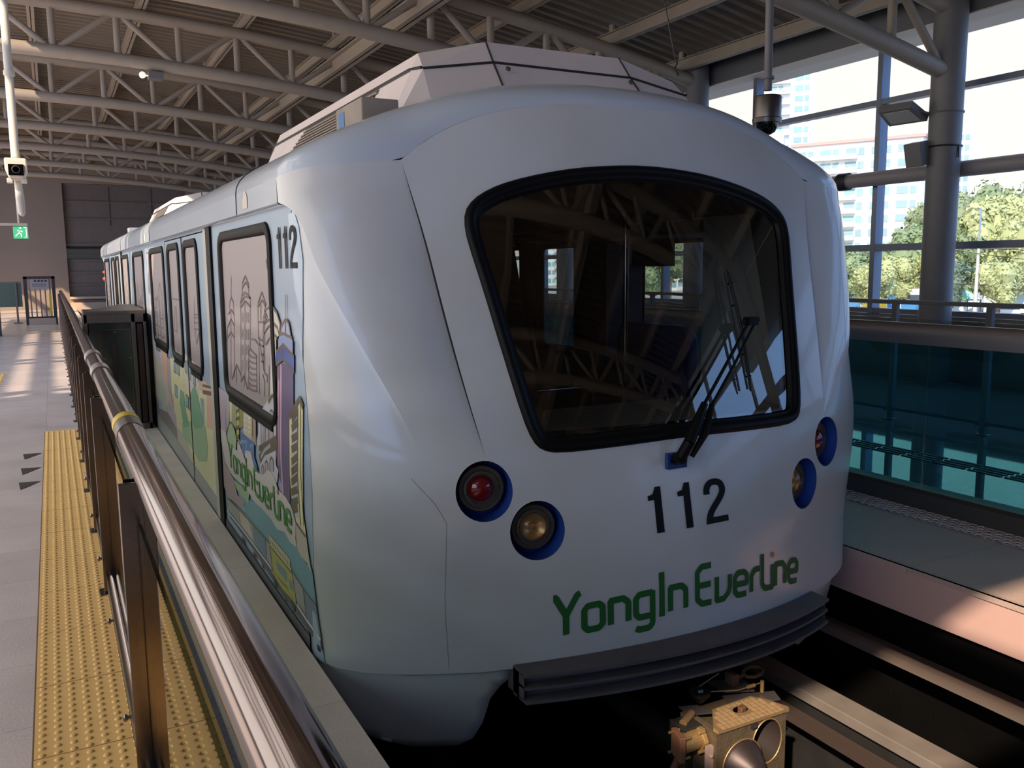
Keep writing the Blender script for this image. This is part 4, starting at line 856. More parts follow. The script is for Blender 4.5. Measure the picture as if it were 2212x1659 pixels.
for z_ in (-.34, -.42, -.50, -.58): b.lathe((x0-.014, yf+.02, z_), (0, -1, 0), [(.009, 0), (.009, .008), (0, .012)], 6)
sub(b, 'side_bracket', mat('pale_bracket', (176, 152, 142), .5))
gy, gz = yf+.085, -.292
b = MB(); b.obox((x0-.135, gy, gz), (1, -.25, 0), (.25, 1, 0), (0, 0, 1), .012, .046, .056); sub(b, 'flange_plate', mat('flange_copper', (176, 124, 96), .5, metal=.4, var=.1), bevel=.003)
b = MB(); b.tube([(x0-.125, gy, gz), (x0-.01, gy+.01, gz)], .042, 20); b.tube([(x0-.03, gy+.01, gz), (x0-.008, gy+.01, gz)], .058, 6)
for dy, dz in ((-.036, .044), (.036, .044), (-.036, -.044), (.036, -.044)): b.tube([(x0-.158, gy+dy, gz+dz), (x0-.10, gy+dy, gz+dz)], .007, 8); b.tube([(x0-.05, gy+.01+dy, gz+dz), (x0-.015, gy+.01+dy, gz+dz)], .008, 8)
sub(b, 'air_cylinder', gold, bevel=.003)
b = MB(); b.tube([(x0-.14, gy-.01, gz-.05), (x0-.19, gy-.03, gz-.09), (x0-.23, gy-.03, gz-.18), (x0-.22, gy, gz-.4)], .016, 10); sub(b, 'air_hose', rust, smooth=60)
b = MB(); b.tube([(x0+.005, yf+.17, -.225), (x0-.075, yf+.13, -.232)], .017, 12); sub(b, 'elbow_pipe', mat('brass_dull', (150, 118, 84), .5, metal=.5), smooth=50)
b = MB(); b.box(x0-.10, yf+.09, -.30, x0-.085, yf+.19, -.235); b.box(x0-.10, yf+.09, -.245, x0-.0, yf+.19, -.238); b.box(x0-.10, yf+.10, -.285, x0-.0, yf+.18, -.262); sub(b, 'valve_block', dkgrey, bevel=.003)
b = MB(); b.tube([(CX, yf+.22, -.56), (CX, yf+.9, -.60), (CX, 4.0, -.60)], .05, 16); sub(b, 'drawbar', dkgrey, smooth=50)
b = MB(); b.add([(CX-.19, yf+.17, -.232), (CX-.09, yf+.14, -.232), (CX-.12, yf+.22, -.228), (CX-.2, yf+.25, -.228)], [(0, 1, 2, 3)]); b.add([(CX+.03, yf+.16, -.24), (CX+.26, yf+.10, -.24), (CX+.29, yf+.17, -.24), (CX+.05, yf+.25, -.24)], [(0, 1, 2, 3)]); b.add([(CX+.07, yf+.25, -.235), (CX+.2, yf+.2, -.235), (CX+.22, yf+.3, -.225), (CX+.05, yf+.36, -.225)], [(0, 1, 2, 3)])
sub(b, 'mounting_plate', mat('plate_grey', (88, 82, 84), .5, metal=.4), solid=.006)
b = MB(); b.lathe((CX-.075, yf+.255, -.195), (0, 0, 1), [(.012, -.05), (.044, -.012), (.047, 0), (.04, .004), (.034, .0), (.016, .004), (.010, .014), (0, .016)], 28); sub(b, 'pulley', steel_d, smooth=40)
b = MB(); b.tube([(CX-.05, yf+.29, -.19), (CX+.10, yf+.33, -.18)], .0025, 5); b.tube([(CX-.03, yf+.235, -.195), (CX+.1, yf+.2, -.205), (CX+.22, yf+.19, -.195)], .003, 5); b.tube([(CX+.15, yf+.195, -.2), (CX+.19, yf+.19, -.197)], .009, 8); b.tube([(CX+.225, yf+.18, -.235), (CX+.225, yf+.18, -.18)], .009, 10); sub(b, 'release_cable', gold, smooth=50)
b = MB(); c = Vector((CX+.27, yf+.29, -.195)); b.tube([c+Vector((.048*cos(a), .034*sin(a)*1.2, .008*cos(a))) for a in [2*pi*k/20 for k in range(20)]], .0085, 8, closed=True); b.tube([c+Vector((-.048, 0, 0)), c+Vector((-.09, .0, -.01))], .009, 8); sub(b, 'release_handle', rust, smooth=60)
b = MB(); b.box(CX+.125, yf+.26, -.225, CX+.165, yf+.32, -.17); sub(b, 'handle_box', rust, bevel=.006)
# ------------------------------------------------------------ platforms, track
EDGE_L, EDGE_R = .912, 4.165
WALL_Y = 34.5; WY = WALL_Y*HS
b = MB(); b.add([(-8.4, -18, 0), (.44, -18, 0), (.44, WY, 0), (-8.4, WY, 0)], [(0, 1, 2, 3)]); struct(b.build('floor', fl_l))
b = MB(); b.add([(.44, -18, 0), (EDGE_L, -18, 0), (EDGE_L, WY, 0), (.44, WY, 0)], [(0, 1, 2, 3)]); b.add([(EDGE_L, -18, 0), (EDGE_L, WY, 0), (EDGE_L, WY, -.12), (EDGE_L, -18, -.12)], [(0, 1, 2, 3)]); struct(b.build('floor', fl_e))
b = MB(); b.box(-8.4, -18, -1.25, EDGE_L-.03, WY, -.02); struct(b.build('floor', conc))
b = MB(); b.add([(EDGE_R, -18, 0), (5.44, -18, 0), (5.44, WY, 0), (EDGE_R, WY, 0)], [(0, 1, 2, 3)]); b.box(EDGE_R, -18, -.03, EDGE_R+.02, WY, 0); struct(b.build('floor', fl_r2))
b = MB(); b.add([(5.44, -18, 0), (11.7, -18, 0), (11.7, WY, 0), (5.44, WY, 0)], [(0, 1, 2, 3)]); struct(b.build('floor', fl_r))
b = MB(); b.box(EDGE_R+.01, -18, -.28, EDGE_R+.05, WY, -.03); struct(b.build('trim_1', pinkw))
b = MB(); b.box(EDGE_R+.05, -18, -1.25, 11.7, WY, -.03); struct(b.build('floor', pit))  # sides under the far platform coloured near-black to stand for recess shade
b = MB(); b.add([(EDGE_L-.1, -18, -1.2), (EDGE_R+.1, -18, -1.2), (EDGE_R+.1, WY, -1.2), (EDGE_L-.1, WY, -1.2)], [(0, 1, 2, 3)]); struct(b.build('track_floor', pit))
for k in range(12):
    b = MB(); b.box(3.32, -14+k*4, -1.2, 3.36, -13.95+k*4, -.7); struct(b.build('trim_7', dkgrey))
t = thing('guide_beam', (3.55, 10, -1.2), 'long pale steel-topped beam lying along the track beside the train', 'rail')
b = MB(); b.box(3.47, -18, -.66, 3.62, 33, -.60); o = b.build('top_plate', mat('worn_steel_plate', (150, 140, 132), .5, metal=.3, var=.12), t, bevel=.005)
b = MB(); b.box(3.51, -18, -1.2, 3.58, 33, -.66); b.build('web', dkgrey, t)
b = MB(); b.box(3.30, -18, -.70, 3.38, 33, -.66); tag(b.build('power_rail', mat('rail_dark', (92, 78, 72), .5, metal=.4), None), 'thin dark rail just inside the pale track beam', 'rail')
b = MB(); b.box(3.98, -18, -.50, 4.04, 33, -.45); b.box(4.06, -18, -.52, 4.2, 33, -.50); tag(b.build('cable_tray', mat('tray_grey', (112, 98, 90), .6), None), 'narrow cable ledge under the pink edge of the far platform', 'ledge')
for x in (1.75, 3.1):
    b = MB(); b.box(x-.04, -18, -1.2, x+.04, 33, -1.03); tag(b.build('running_rail', rust, None), 'rusty running rail under the train, '+('nearer the striped platform' if x < 2 else 'nearer the pale track beam'), 'rail', 'running rails')

# yellow tactile strip under the handrail
def tactile(x0, x1, ya, yb, name_label, ribs=False):
    b = MB(); b.box(x0, ya, 0, x1, yb, .004, 0)
    nx = int(round((x1-x0)/.0508)); ny = int((yb-ya)/.0508)
    for i in range(nx):
        for j in range(ny):
            cx, cy = x0+(i+.5)*(x1-x0)/nx, ya+(j+.5)*.0508
            n = 10 if cy < 6 else 6
            v = [(cx+r*cos(2*pi*k/n), cy+r*sin(2*pi*k/n), z) for r, z in ((.0135, .004), (.010, .0085), (.005, .0095)) for k in range(n)]
            f = [(q*n+k, q*n+(k+1) % n, (q+1)*n+(k+1) % n, (q+1)*n+k) for q in (0, 1) for k in range(n)]+[tuple(range(2*n, 3*n))]
            b.add(v, f, 0)
    y = ya+.3
    while y < yb: b.box(x0, y-.0015, .003, x1, y+.0015, .0045, 1); y += .6
    b.box(x0-.006, ya, 0, x0, yb, .003, 1)
    o = b.build('tactile_paving', [yellow, mat('tile_joint', (120, 92, 60), .8)], None, smooth=60, fixn=False)
    return tag(o, name_label, 'tactile paving')
tactile(-.172, .44, .6, 10.45, 'long yellow studded paving strip running under the handrail')
tactile(-1.5, -.80, 14.4, 16.85, 'small yellow paving patch at the left edge of the floor')
for k, (ya_, yb_) in enumerate(((8.98, 9.24), (8.3, 8.56), (7.72, 7.98))):
    b = MB(); b.add([(-.19, (ya_+yb_)/2+.1, .003), (-.35, yb_-.0, .003), (-.33, ya_-.02, .003)], [(0, 1, 2)])
    tag(b.build('floor_arrow', mat('arrow_black', (58, 46, 46), .6)), ('dark triangle arrow on the floor, farthest of three beside the yellow strip', 'dark triangle arrow on the floor, middle of three beside the yellow strip', 'dark triangle arrow on the floor, nearest of three beside the yellow strip')[k], 'floor marking', 'floor arrows')

# ------------------------------------------------------------ near handrail and glass fence
fence = thing('glass_fence', (.18, 8, 0), 'stainless glass fence with thick tubular handrail along the near platform edge', 'fence')
HX, HZ = .222, 1.10
b = MB(); b.tube([(HX, .35, HZ), (HX, 4, HZ), (HX, 30, HZ)], .050, 32); b.build('handrail', MATS['polished_stainless'], fence, smooth=60)
b = MB(); b.tube([(HX, 3.60, HZ), (HX, 3.70, HZ)], .053, 32); tag(b.build('yellow_band', mat('yellow_tape', (226, 196, 50), .4), fence, smooth=40), 'yellow tape band')
b = MB(); b.tube([(HX, 3.42, HZ), (HX, 3.60, HZ)], .0515, 32); b.build('tape_sleeve', steel_d, fence, smooth=40)
for ya_, yb_ in ((5.55, 5.80), (6.55, 6.80)):
    b = MB(); b.tube([(HX, ya_, HZ), (HX, yb_, HZ)], .0555, 32); tag(b.build('rail_collar', mat('satin_steel', (206, 196, 192), .3, metal=.9), fence, smooth=40), 'bright collar on the handrail')
posts = [2.88, 4.95, 6.2, 7.4]+[8.6+1.2*i for i in range(18)]
for i, y in enumerate(posts):
    b = MB(); b.box(.135, y-.03, 0, .205, y-.018, HZ-.045); b.box(.150, y+.012, 0, .24, y+.024, HZ-.04); b.box(.195, y-.02, HZ-.1, .245, y+.02, HZ-.03)
    b.box(.11, y-.05, .004, .26, y+.05, .012)
    b.build('post', MATS['brushed_stainless'], fence, bevel=.002)
pp = [1.2]+posts
for a, c in zip(pp, pp[1:]):
    b = MB(); b.box(.183, a+.06, .07, .193, c-.06, .93); b.build('glass_panel', glass_dk, fence)
b = MB(); b.box(.150, .6, .004, .162, 30, .10); b.box(.206, .6, .004, .218, 30, .10); b.box(.150, .6, .004, .218, 30, .02); b.build('base_channel', steel_d, fence)
b = MB(); b.tube([(.184, .6, .115), (.184, 30, .115)], .024, 12); b.build('shoe_tube', chrome, fence, smooth=60)
b = MB(); b.box(.44, .6, .0005, .462, 30, .003); struct(b.build('trim_2', mat('blue_grey_joint', (132, 132, 142), .8, var=.25, vscale=60)))
y = 2.35; k = 0
while y < 20:
    b = MB(); b.lathe((.150, y, .05), (-1, 0, 0), [(.008, 0), (.008, .012), (.014, .014), (.015, .022), (.009, .028), (0, .029)], 14); b.build('clamp_bolt', chrome, fence, smooth=40); y += 1.02 if y < 6 else 1.2; k += 1

# ------------------------------------------------------------ platform end cabinet
cab = thing('equipment_cabinet', (.55, 10.4, 0), 'dark glass and steel cabinet between the handrail and the train', 'cabinet')
f = mat('cabinet_frame', (112, 104, 98), .35, metal=.7, var=.05)
b = MB(); b.box(.30, 10.16, 0, .84, 11.9, 1.24); b.build('body', dkgrey, cab, bevel=.008)
b = MB(); b.add([(.27, 10.08, 1.25), (.86, 10.08, 1.25), (.90, 12.0, 1.25), (.72, 12.05, 1.25), (.27, 10.08, 1.285), (.86, 10.08, 1.285), (.90, 12.0, 1.285), (.72, 12.05, 1.285)], [(0, 1, 2, 3), (4, 5, 6, 7), (0, 1, 5, 4), (1, 2, 6, 5), (2, 3, 7, 6), (3, 0, 4, 7)]); b.build('lid', f, cab)
b = MB(); b.box(.27, 10.08, 0, .30, 10.16, 1.25); b.box(.72, 10.08, 0, .76, 10.16, 1.25); b.box(.84, 10.08, 0, .87, 10.16, 1.25); b.box(.27, 10.08, 1.16, .87, 10.16, 1.25); b.box(.74, 10.08, .0, .87, 10.16, .07); b.build('front_frame', f, cab, bevel=.003)
b = MB(); b.box(.31, 10.095, .03, .72, 10.12, 1.16); b.build('glass_door', mat('dark_green_glass', (34, 44, 42), .08, spec=.9), cab, bevel=.002)
b = MB(); b.box(.41, 10.085, 1.085, .70, 10.095, 1.092); b.box(.70, 10.088, .1, .703, 10.096, 1.09); b.box(.41, 10.088, .1, .413, 10.096, 1.09); b.build('door_edge', chrome, cab)
b = MB(); b.box(.52, 10.085, .25, .565, 10.095, .95); b.build('handle_slot', mat('dark_red_slot', (50, 30, 32), .5), cab)
b = MB(); b.box(.775, 10.07, .08, .825, 10.085, 1.14); b.build('dark_strip', mat('dark_red_strip', (52, 32, 34), .4), cab)
for x, z in ((.555, 1.06), (.44, .78), (.69, .78), (.68, .28)):
    b = MB(); b.lathe((x, 10.095, z), (0, -1, 0), [(.009, 0), (.009, .006), (0, .009)], 12); b.build('screw', chrome, cab, smooth=40)

# ------------------------------------------------------------ right platform glass screen
scr = thing('glass_screen', (5.4, 8, 0), 'tall glass barrier with thick rounded top rail on the far platform', 'barrier')
b = MB()
prof = [(5.33, 1.14), (5.325, 1.20), (5.34, 1.26), (5.38, 1.285), (5.42, 1.285), (5.46, 1.26), (5.475, 1.20), (5.47, 1.14)]
b.grid([[(x, y, z) for y in (-6, 8, 33)] for x, z in prof+[prof[0]]]); b.build('cap_rail', mat('cap_steel', (150, 142, 138), .42, metal=.6), scr, smooth=60)
for k in range(16):
    y = -5.8+2.45*k; b = MB(); b.box(5.395, y+.006, .10, 5.407, y+2.444, 1.15); b.build('glass_panel', glass_cy, scr)
b = MB(); b.prism([(5.26, 0), (5.30, .10), (5.33, .12), (5.47, .12), (5.47, 0)], lambda a, c, d: (a, d, c), -6, 33); b.build('base_channel', mat('base_dark_steel', (84, 78, 72), .5, metal=.5), scr)
# perforated strip (hexagonal holes)
pm_ = MB(); X0, X1 = 5.02, 5.245; pitch = .062
for i in range(4):
    for j in range(0, 260):
        cx = X0+.03+i*.055; cy = 1.4+j*pitch+(pitch/2 if i % 2 else 0)
        hx = [(cx+.036*cos(pi/3*k+pi/6)*.9, cy+.036*sin(pi/3*k+pi/6)) for k in range(6)]; hi = [(cx+.024*cos(pi/3*k+pi/6), cy+.017*sin(pi/3*k+pi/6)) for k in range(6)]
        pm_.grid([[(p[0], p[1], .006) for p in hx], [(p[0], p[1], .006) for p in hi], [(p[0], p[1], .0015) for p in hi]], closed=True)
        pm_.add([(p[0], p[1], .0016) for p in hi], [tuple(range(6))], 1)
tag(pm_.build('perforated_strip', [mat('light_strip', (236, 220, 216), .5), mat('hole_dark', (60, 60, 74), .8)], None, fixn=False), 'pale perforated honeycomb strip on the floor by the glass barrier', 'floor strip')
# tactile ribs beyond the glass
b = MB()
for i in range(4):
    for j in range(60): b.box(6.62+i*.075, 1.0+j*.32, 0, 6.65+i*.075, 1.0+j*.32+.29, .006)
tag(b.build('guide_strip', mat('grey_ribs', (96, 108, 108), .5), None), 'dark ribbed guide strip on the shiny floor behind the glass barrier', 'floor strip')
# back balustrade
bal = thing('glass_balustrade', (8.12, 8, 0), 'low glass balustrade with square posts in front of the window wall', 'balustrade')
b = MB(); b.box(8.09, -4, 1.27, 8.15, 33, 1.315); b.build('top_rail', grey_st, bal, bevel=.006)
for k in range(24):
    y = -3.36+1.09*k+.0
    b = MB(); b.box(8.09, y-.03, 0, 8.15, y+.03, 1.28); b.box(8.07, y-.06, 0, 8.17, y+.06, .012); b.build('post', grey_st, bal, bevel=.004)
    for s_ in (-1, 1):
        b = MB(); b.lathe((8.10, y+s_*.055, .10), (-1, 0, 0), [(.012, 0), (.016, .012), (.012, .024), (0, .026)], 12); b.build('clip', chrome, bal, smooth=40)
for k in range(23):
    y = -3.36+1.09*k; b = MB(); b.box(8.115, y+.05, .13, 8.125, y+1.04, 1.12); b.build('glass_panel', glass_bal, bal)
b = MB(); b.box(8.10, -4, .105, 8.14, 33, .135); b.build('bottom_rail', chrome, bal)

HALL[0] = True
# ------------------------------------------------------------ window wall on the right
XW = 8.95
b = MB(); b.box(XW-.02, -14, -.03, XW+.25, WALL_Y, 1.02); b.box(XW-.06, -14, 1.02, XW+.3, WALL_Y, 1.10); struct(b.build('wall_right', mat('sill_grey', (112, 110, 110), .6)))
b = MB(); b.box(XW-.25, -14, 4.30, XW+.4, WALL_Y, 5.3); b.box(XW-.28, -14, 4.95, XW-.25, WALL_Y, 5.15); struct(b.build('wall_right', mat('header_grey', (104, 104, 106), .6)))
b = MB(); b.box(XW-.26, -14, 4.285, XW+.42, WALL_Y, 4.30); struct(b.build('trim_3', mat('soffit_pale', (214, 204, 192), .6)))
b = MB(); b.box(XW-.22, -2.2, 3.4, XW+.3, 1.2, 4.30); struct(b.build('trim_6', MATS['header_grey']))   # unseen box added to lower the sky edge mirrored in the windscreen
wroot = thing('window_1', (XW, 10, 1), None, None, kind='structure'); 
mf = mat('mullion_grey', (110, 116, 130), .4, metal=.3)
mys = [-12.2, -10.2, -8.2, -6.2, -4.2, -2.2, -.2, 1.8, 3.6, 5.1-2.0*0-.0, 7.45, 9.55, 11.6, 13.6, 15.6, 17.6, 19.6, 21.6, 23.6, 25.6, 27.6, 29.6, 31.6]
mys.remove(5.1)
for y in mys:
    b = MB(); b.box(XW-.05, y-.035, 1.1, XW+.09, y+.035, 4.3); put(b.build('mullion', mf, None, bevel=.004), wroot)
for z, h in ((3.62, .032), (1.90, .04), (1.14, .03)):
    b = MB(); b.box(XW-.045, -14, z-h, XW+.08, WALL_Y, z+h); put(b.build('transom', mf, None, bevel=.004), wroot)
b = MB(); b.box(XW+.01, -14, 1.1, XW+.02, WALL_Y, 4.3); put(b.build('pane', glass_w, None), wroot)
b = MB(); b.tube([(8.76, -13.9, 2.71), (8.76, WALL_Y-.1, 2.71)], .085, 20); tag(b.build('horizontal_tube', mat('tube_grey', (150, 142, 142), .5), None, smooth=60), 'thick horizontal steel tube crossing the windows behind the column', 'beam')
b = MB()
for k in range(8): b.tube([(8.76+.1*cos(a), 7.72+k*.02, 2.71+.1*sin(a)) for a in [2*pi*q/16 for q in range(16)]], .006, 5, closed=True)
tag(b.build('cable_coil', dkgrey, None, smooth=60), 'small coil of cable hung round the horizontal tube', 'cable')
COLY = [-12.2, -8.5, -4.9, -1.2, 2.5, 6.25, 10.3, 14.0, 17.6, 21.1, 24.6, 28.1, 31.5]
c0 = thing('steel_column', (8.5, 6.25, 0), 'round grey steel column carrying a floodlight, nearest to the camera', 'column', 'columns along the window wall')
b = MB(); b.tube([(8.5, 6.25, 0), (8.5, 6.25, 5.2)], .165, 32); b.build('shaft', grey_st, c0, smooth=60)
b = MB(); b.box(8.30, 6.05, 0, 8.70, 6.45, .02); b.build('base_plate', grey_st, c0)
for y in COLY:
    if y != 6.25: dup(c0, (0, y-6.25, 0), 'round grey column behind the train nose, at the end of the second truss' if y == 10.3 else 'round grey steel column, seen only in reflections or behind the train')
t = thing('floodlight', (8.3, 6.35, 3.3), 'rectangular grey floodlight bracketed to the column in front of the windows', 'floodlight')
h = Vector((-.45, .55, 0)).normalized()
b = MB(); c = Vector((8.20, 6.56, 3.29)); ax = Vector((-.12, .98, 0)).normalized(); ay = Vector((-.85, -.1, .38)).normalized(); az = ax.cross(ay)
b.prism([(-.22, -.15), (.22, -.15), (.19, .15), (-.19, .15)], lambda a, e, d: c+ax*a+ay*e+az*d, -.03, .05); b.build('housing', grey_st, t, bevel=.008)
b = MB(); b.prism([(-.17, -.11), (.17, -.11), (.15, .11), (-.15, .11)], lambda a, e, d: c+ax*a+ay*e+az*d, -.034, -.028); b.build('lamp_glass', mat('flood_glass', (190, 186, 176), .2), t)
b = MB(); b.tube([c+ax*-.2+az*.01, Vector((8.33, 6.34, 3.28)), Vector((8.42, 6.25, 3.28))], .014, 8); b.tube([Vector((8.5+.17*cos(a), 6.25+.17*sin(a), 3.28)) for a in [2*pi*q/20 for q in range(20)]], .012, 6, closed=True); b.build('bracket', grey_st, t, smooth=50)
t = thing('loudspeaker', (8.3, 6.35, 2.8), 'small box loudspeaker strapped to the column below the floodlight', 'speaker')
b = MB(); c = Vector((8.27, 6.40, 2.86)); b.obox(c, (1, 0, .25), (0, 1, 0), (-.25, 0, 1), .07, .10, .12); b.build('box', grey_st, t, bevel=.01)
b = MB(); b.tube([Vector((8.5+.172*cos(a), 6.25+.172*sin(a), 2.93)) for a in [2*pi*q/20 for q in range(20)]], .01, 6, closed=True); b.tube([(8.5, 6.08, 2.93), (8.49, 6.07, 2.80)], .008, 6); b.build('strap', dkgrey, t, smooth=50)

# ------------------------------------------------------------ end wall, shutter, left wall
b = MB(); b.box(-6.5, WALL_Y, -1.2, .54, WALL_Y+.3, 7); b.box(.54, WALL_Y, 4.75, 9.2, WALL_Y+.3, 7); b.box(4.6, WALL_Y, -1.2, 9.2, WALL_Y+.3, 4.75); b.box(.54, WALL_Y, -1.2, 4.6, WALL_Y+.3, .78); struct(b.build('wall_back', wall_m))
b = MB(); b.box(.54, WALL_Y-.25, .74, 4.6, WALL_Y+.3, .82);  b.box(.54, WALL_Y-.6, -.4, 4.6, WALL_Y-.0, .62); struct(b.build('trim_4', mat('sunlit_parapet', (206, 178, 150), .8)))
sh = thing('roller_shutter', (2.5, WALL_Y+.2, .8), 'tall dark panelled shutter with a slatted louvre in the end wall', 'shutter')
b = MB(); b.box(.54, WALL_Y+.2, .82, 4.6, WALL_Y+.26, 2.15); b.box(.54, WALL_Y+.2, 2.55, 4.6, WALL_Y+.26, 4.75)
for z in (1.2, 1.62, 2.05, 2.62, 3.5, 4.1, 4.68): b.box(.54, WALL_Y+.14, z, 4.6, WALL_Y+.2, z+.06)
for x in (1.95, 3.35): b.box(x, WALL_Y+.15, 3.3, x+.06, WALL_Y+.2, 4.75)
b.build('panel', wall_d, sh)
b = MB()
for k in range(12): b.obox((2.57, WALL_Y+.2, 2.17+k*.037), (1, 0, 0), (0, 1, .5), (0, -.5, 1), 2.03, .034, .004)
b.build('louvre', dkgrey, sh)
lb = MB(); lb.box(-6.5, -14, 0, -6.3, WALL_Y, 1.1)
for y0_, y1_ in LEFT_SOLID: lb.box(-6.5, y0_, 1.1, -6.3, y1_, 5.4)
struct(lb.build('wall_left', wall_m))
# ------------------------------------------------------------ roof: deck, trusses, purlins
def zb_(x): return 4.72-.0115*(x+1)**2
xs = [-6.6+i*(8.9+6.6)/31 for i in range(32)]
b = MB(); rows = []; y = -14; ph = 0
pat = [(0, 0), (.09, 0), (.11, .045), (.20, .045), (.22, 0)]
ys_d = []
while y < WALL_Y:
    for dy, dz in pat[:-1]: ys_d.append((y+dy, dz))
    y += .22
for yy, dz in ys_d: rows.append([(x, yy, zb_(x)+.98+dz) for x in xs])
segs = []
def deck(rs):
    if len(rs) > 1: b.grid(rs)
SKY_OPEN = [tuple(v/HS for v in t_) for t_ in SUN_OPENINGS]
for i in range(len(rows)-1):
    yy = rows[i][0][1]
    for k in range(31):
        xm = (xs[k]+xs[k+1])/2
        if any(x0 < xm < x1 and ya < yy < yb for x0, x1, ya, yb in SKY_OPEN): continue
        b.add([rows[i][k], rows[i][k+1], rows[i+1][k+1], rows[i+1][k]], [(0, 1, 2, 3)])
struct(b.build('ceiling', deck_m, None, smooth=30))
b = MB(); b.box(-6.6, -14.2, -1.2, 9.2, -14, 6.2); struct(b.build('wall_front', wall_m))
YT = [-12.2, -8.5, -4.9, -1.2, 2.5, 6.25, 10.3, 13.9, 17.5, 21.0, 24.5, 28.0, 31.3]
def make_truss():
    Y = 6.25; t = thing('roof_truss', (1, Y, 4.7), None, 'truss')
    X0, X1 = -6.3, 8.42
    def ch(dz, x0=X0, x1=X1): return [(x0+(x1-x0)*i/24, Y, zb_(x0+(x1-x0)*i/24)+dz) for i in range(25)]
    b = MB(); b.tube(ch(0), .09, 18); b.build('bottom_chord', truss_m, t, smooth=60)
    b = MB(); b.tube(ch(.64), .09, 18); b.build('top_chord', truss_m, t, smooth=60)
    n = 9; pitch = (X1-X0)/n
    for i in range(n+1):
        x = X0+i*pitch
        for dx in (0, pitch/2):
            if x+dx > X1+.01: continue
            b = MB(); b.tube([(x+dx, Y, zb_(x+dx)+.02), (x+dx, Y, zb_(x+dx)+.62)], .047, 12); b.build('vertical_strut', truss_m, t, smooth=60)
        if i < n:
            for s_ in (0, 1):
                xm = x+pitch/2; xe = x+s_*pitch; sgn = -1 if s_ == 0 else 1
                b = MB(); b.tube([(xm+sgn*.05, Y, zb_(xm)+.61), (xe-sgn*.05, Y, zb_(xe)+.04)], .044, 12); b.build('diagonal_brace', truss_m, t, smooth=60)
    return t
tr0 = make_truss(); ords = ['nearest of the tubular roof trusses, ending at the floodlight column', 'second tubular roof truss, passing just over the train nose', 'third tubular roof truss from the camera', 'fourth tubular roof truss from the camera', 'fifth tubular roof truss from the camera', 'sixth tubular roof truss from the camera', 'third last of the tubular roof trusses', 'farthest tubular roof truss, just before the end wall']
tr0['label'] = ords[0]; tr0['group'] = 'roof trusses'
k = 1
for y in YT:
    if y == 6.25: continue
    if y < 6: dup(tr0, (0, y-6.25, 0), 'roof truss over or behind the camera, seen only as a reflection', 'roof trusses')
    else: dup(tr0, (0, y-6.25, 0), ords[min(k, 7)], 'roof trusses'); k += 1
xp = [-5.6, -4.2, -2.8, -1.4, 0, 1.4, 2.8, 4.2, 5.6, 7.0, 8.2]
for i, x in enumerate(xp):
    b = MB(); z = zb_(x)+.72
    b.box(x-.05, -14, z, x+.05, WALL_Y, z+.012); b.box(x-.006, -14, z, x+.006, WALL_Y, z+.16); b.box(x-.05, -14, z+.15, x+.05, WALL_Y, z+.162)
    for y in YT: b.box(x-.02, y-.04, z+.14, x+.02, y+.04, zb_(x)+.985)
    tag(b.build('roof_purlin', truss_m, None), 'long I-beam purlin under the roof deck, number %s counted from the window wall' % ['eleven', 'ten', 'nine', 'eight', 'seven', 'six', 'five', 'four', 'three', 'two', 'one'][i], 'beam', 'roof purlins')
for x, lab in ((4.15, 'heavy lengthwise roof beam above the far side of the train'), (-1.2, 'heavy lengthwise roof beam above the platform floor')):
    b = MB(); z = zb_(x)+.30; b.box(x-.08, -14, z, x+.08, WALL_Y, z+.02); b.box(x-.01, -14, z, x+.01, WALL_Y, z+.24); b.box(x-.08, -14, z+.22, x+.08, WALL_Y, z+.24); tag(b.build('roof_beam', truss_m, None), lab, 'beam', 'heavy roof beams')
# hanging rod with hook
b = MB(); b.tube([(6.78, 9, 5.3), (7.06, 9, 4.28)], .008, 6); b.tube([(7.06, 9, 4.28), (7.10, 9, 4.2), (7.07, 9, 4.14), (7.12, 9, 4.06)], .014, 6); tag(b.build('hanging_wire', steel_d, None), 'thin hanging wire with a hook below the roof near the window wall', 'wire')

HALL[0] = False
# ------------------------------------------------------------ cameras and signs
t = thing('security_camera', (-.2, 9, 2.6), 'white boxed security camera on a long ceiling pole at the left edge', 'camera')
wm = mat('camera_white', (222, 214, 198), .4)
b = MB(); b.tube([(-.19, 9, 7.3), (-.205, 9, 2.70)], .034, 20); b.tube([(-.2, 9, 3.40), (-.2, 9, 3.44)], .045, 20); b.build('ceiling_pole', wm, t, smooth=50)
b = MB(); b.prism([(-.085, .085), (.085, .085), (.085, -.01), (.06, -.085), (-.06, -.085), (-.085, -.01)], lambda a, c, d: (-.205+a, d, 2.60+c), 8.86, 9.14); b.build('housing', wm, t, bevel=.012)
b = MB(); b.prism([(-.058, .03), (.058, .03), (.058, -.065), (-.058, -.065)], lambda a, c, d: (-.205+a, d, 2.60+c), 8.845, 8.862); b.build('front_window', blackp, t)
b = MB(); b.lathe((-.205, 8.845, 2.585), (0, -1, 0), [(.034, 0), (.034, .006), (.026, .008), (.024, .0), (.0, .0)], 24); b.build('lens', dkgrey, t, smooth=40)
for x in (-.26, -.15): b = MB(); b.box(x-.022, 8.90, 2.475, x+.022, 8.98, 2.515); b.build('infrared_lamp', wm, t, bevel=.004)
b = MB(); b.tube([(-.20, 9, 2.50), (-.195, 9, 2.36), (-.19, 8.98, 2.22), (-.185, 8.96, 2.20)], [.028, .034, .03, .015], 16); b.build('lower_arm', wm, t, smooth=50)
t = thing('dome_camera', (4.79, 5, 2.9), 'grey dome camera hanging on a pole from the roof above the train nose', 'camera')
b = MB(); b.tube([(4.75, 5, 7.0), (4.785, 5, 2.98)], .030, 20); b.tube([(4.784, 5, 3.06), (4.784, 5, 3.08)], .045, 16); b.build('ceiling_pole', grey_st, t, smooth=50)
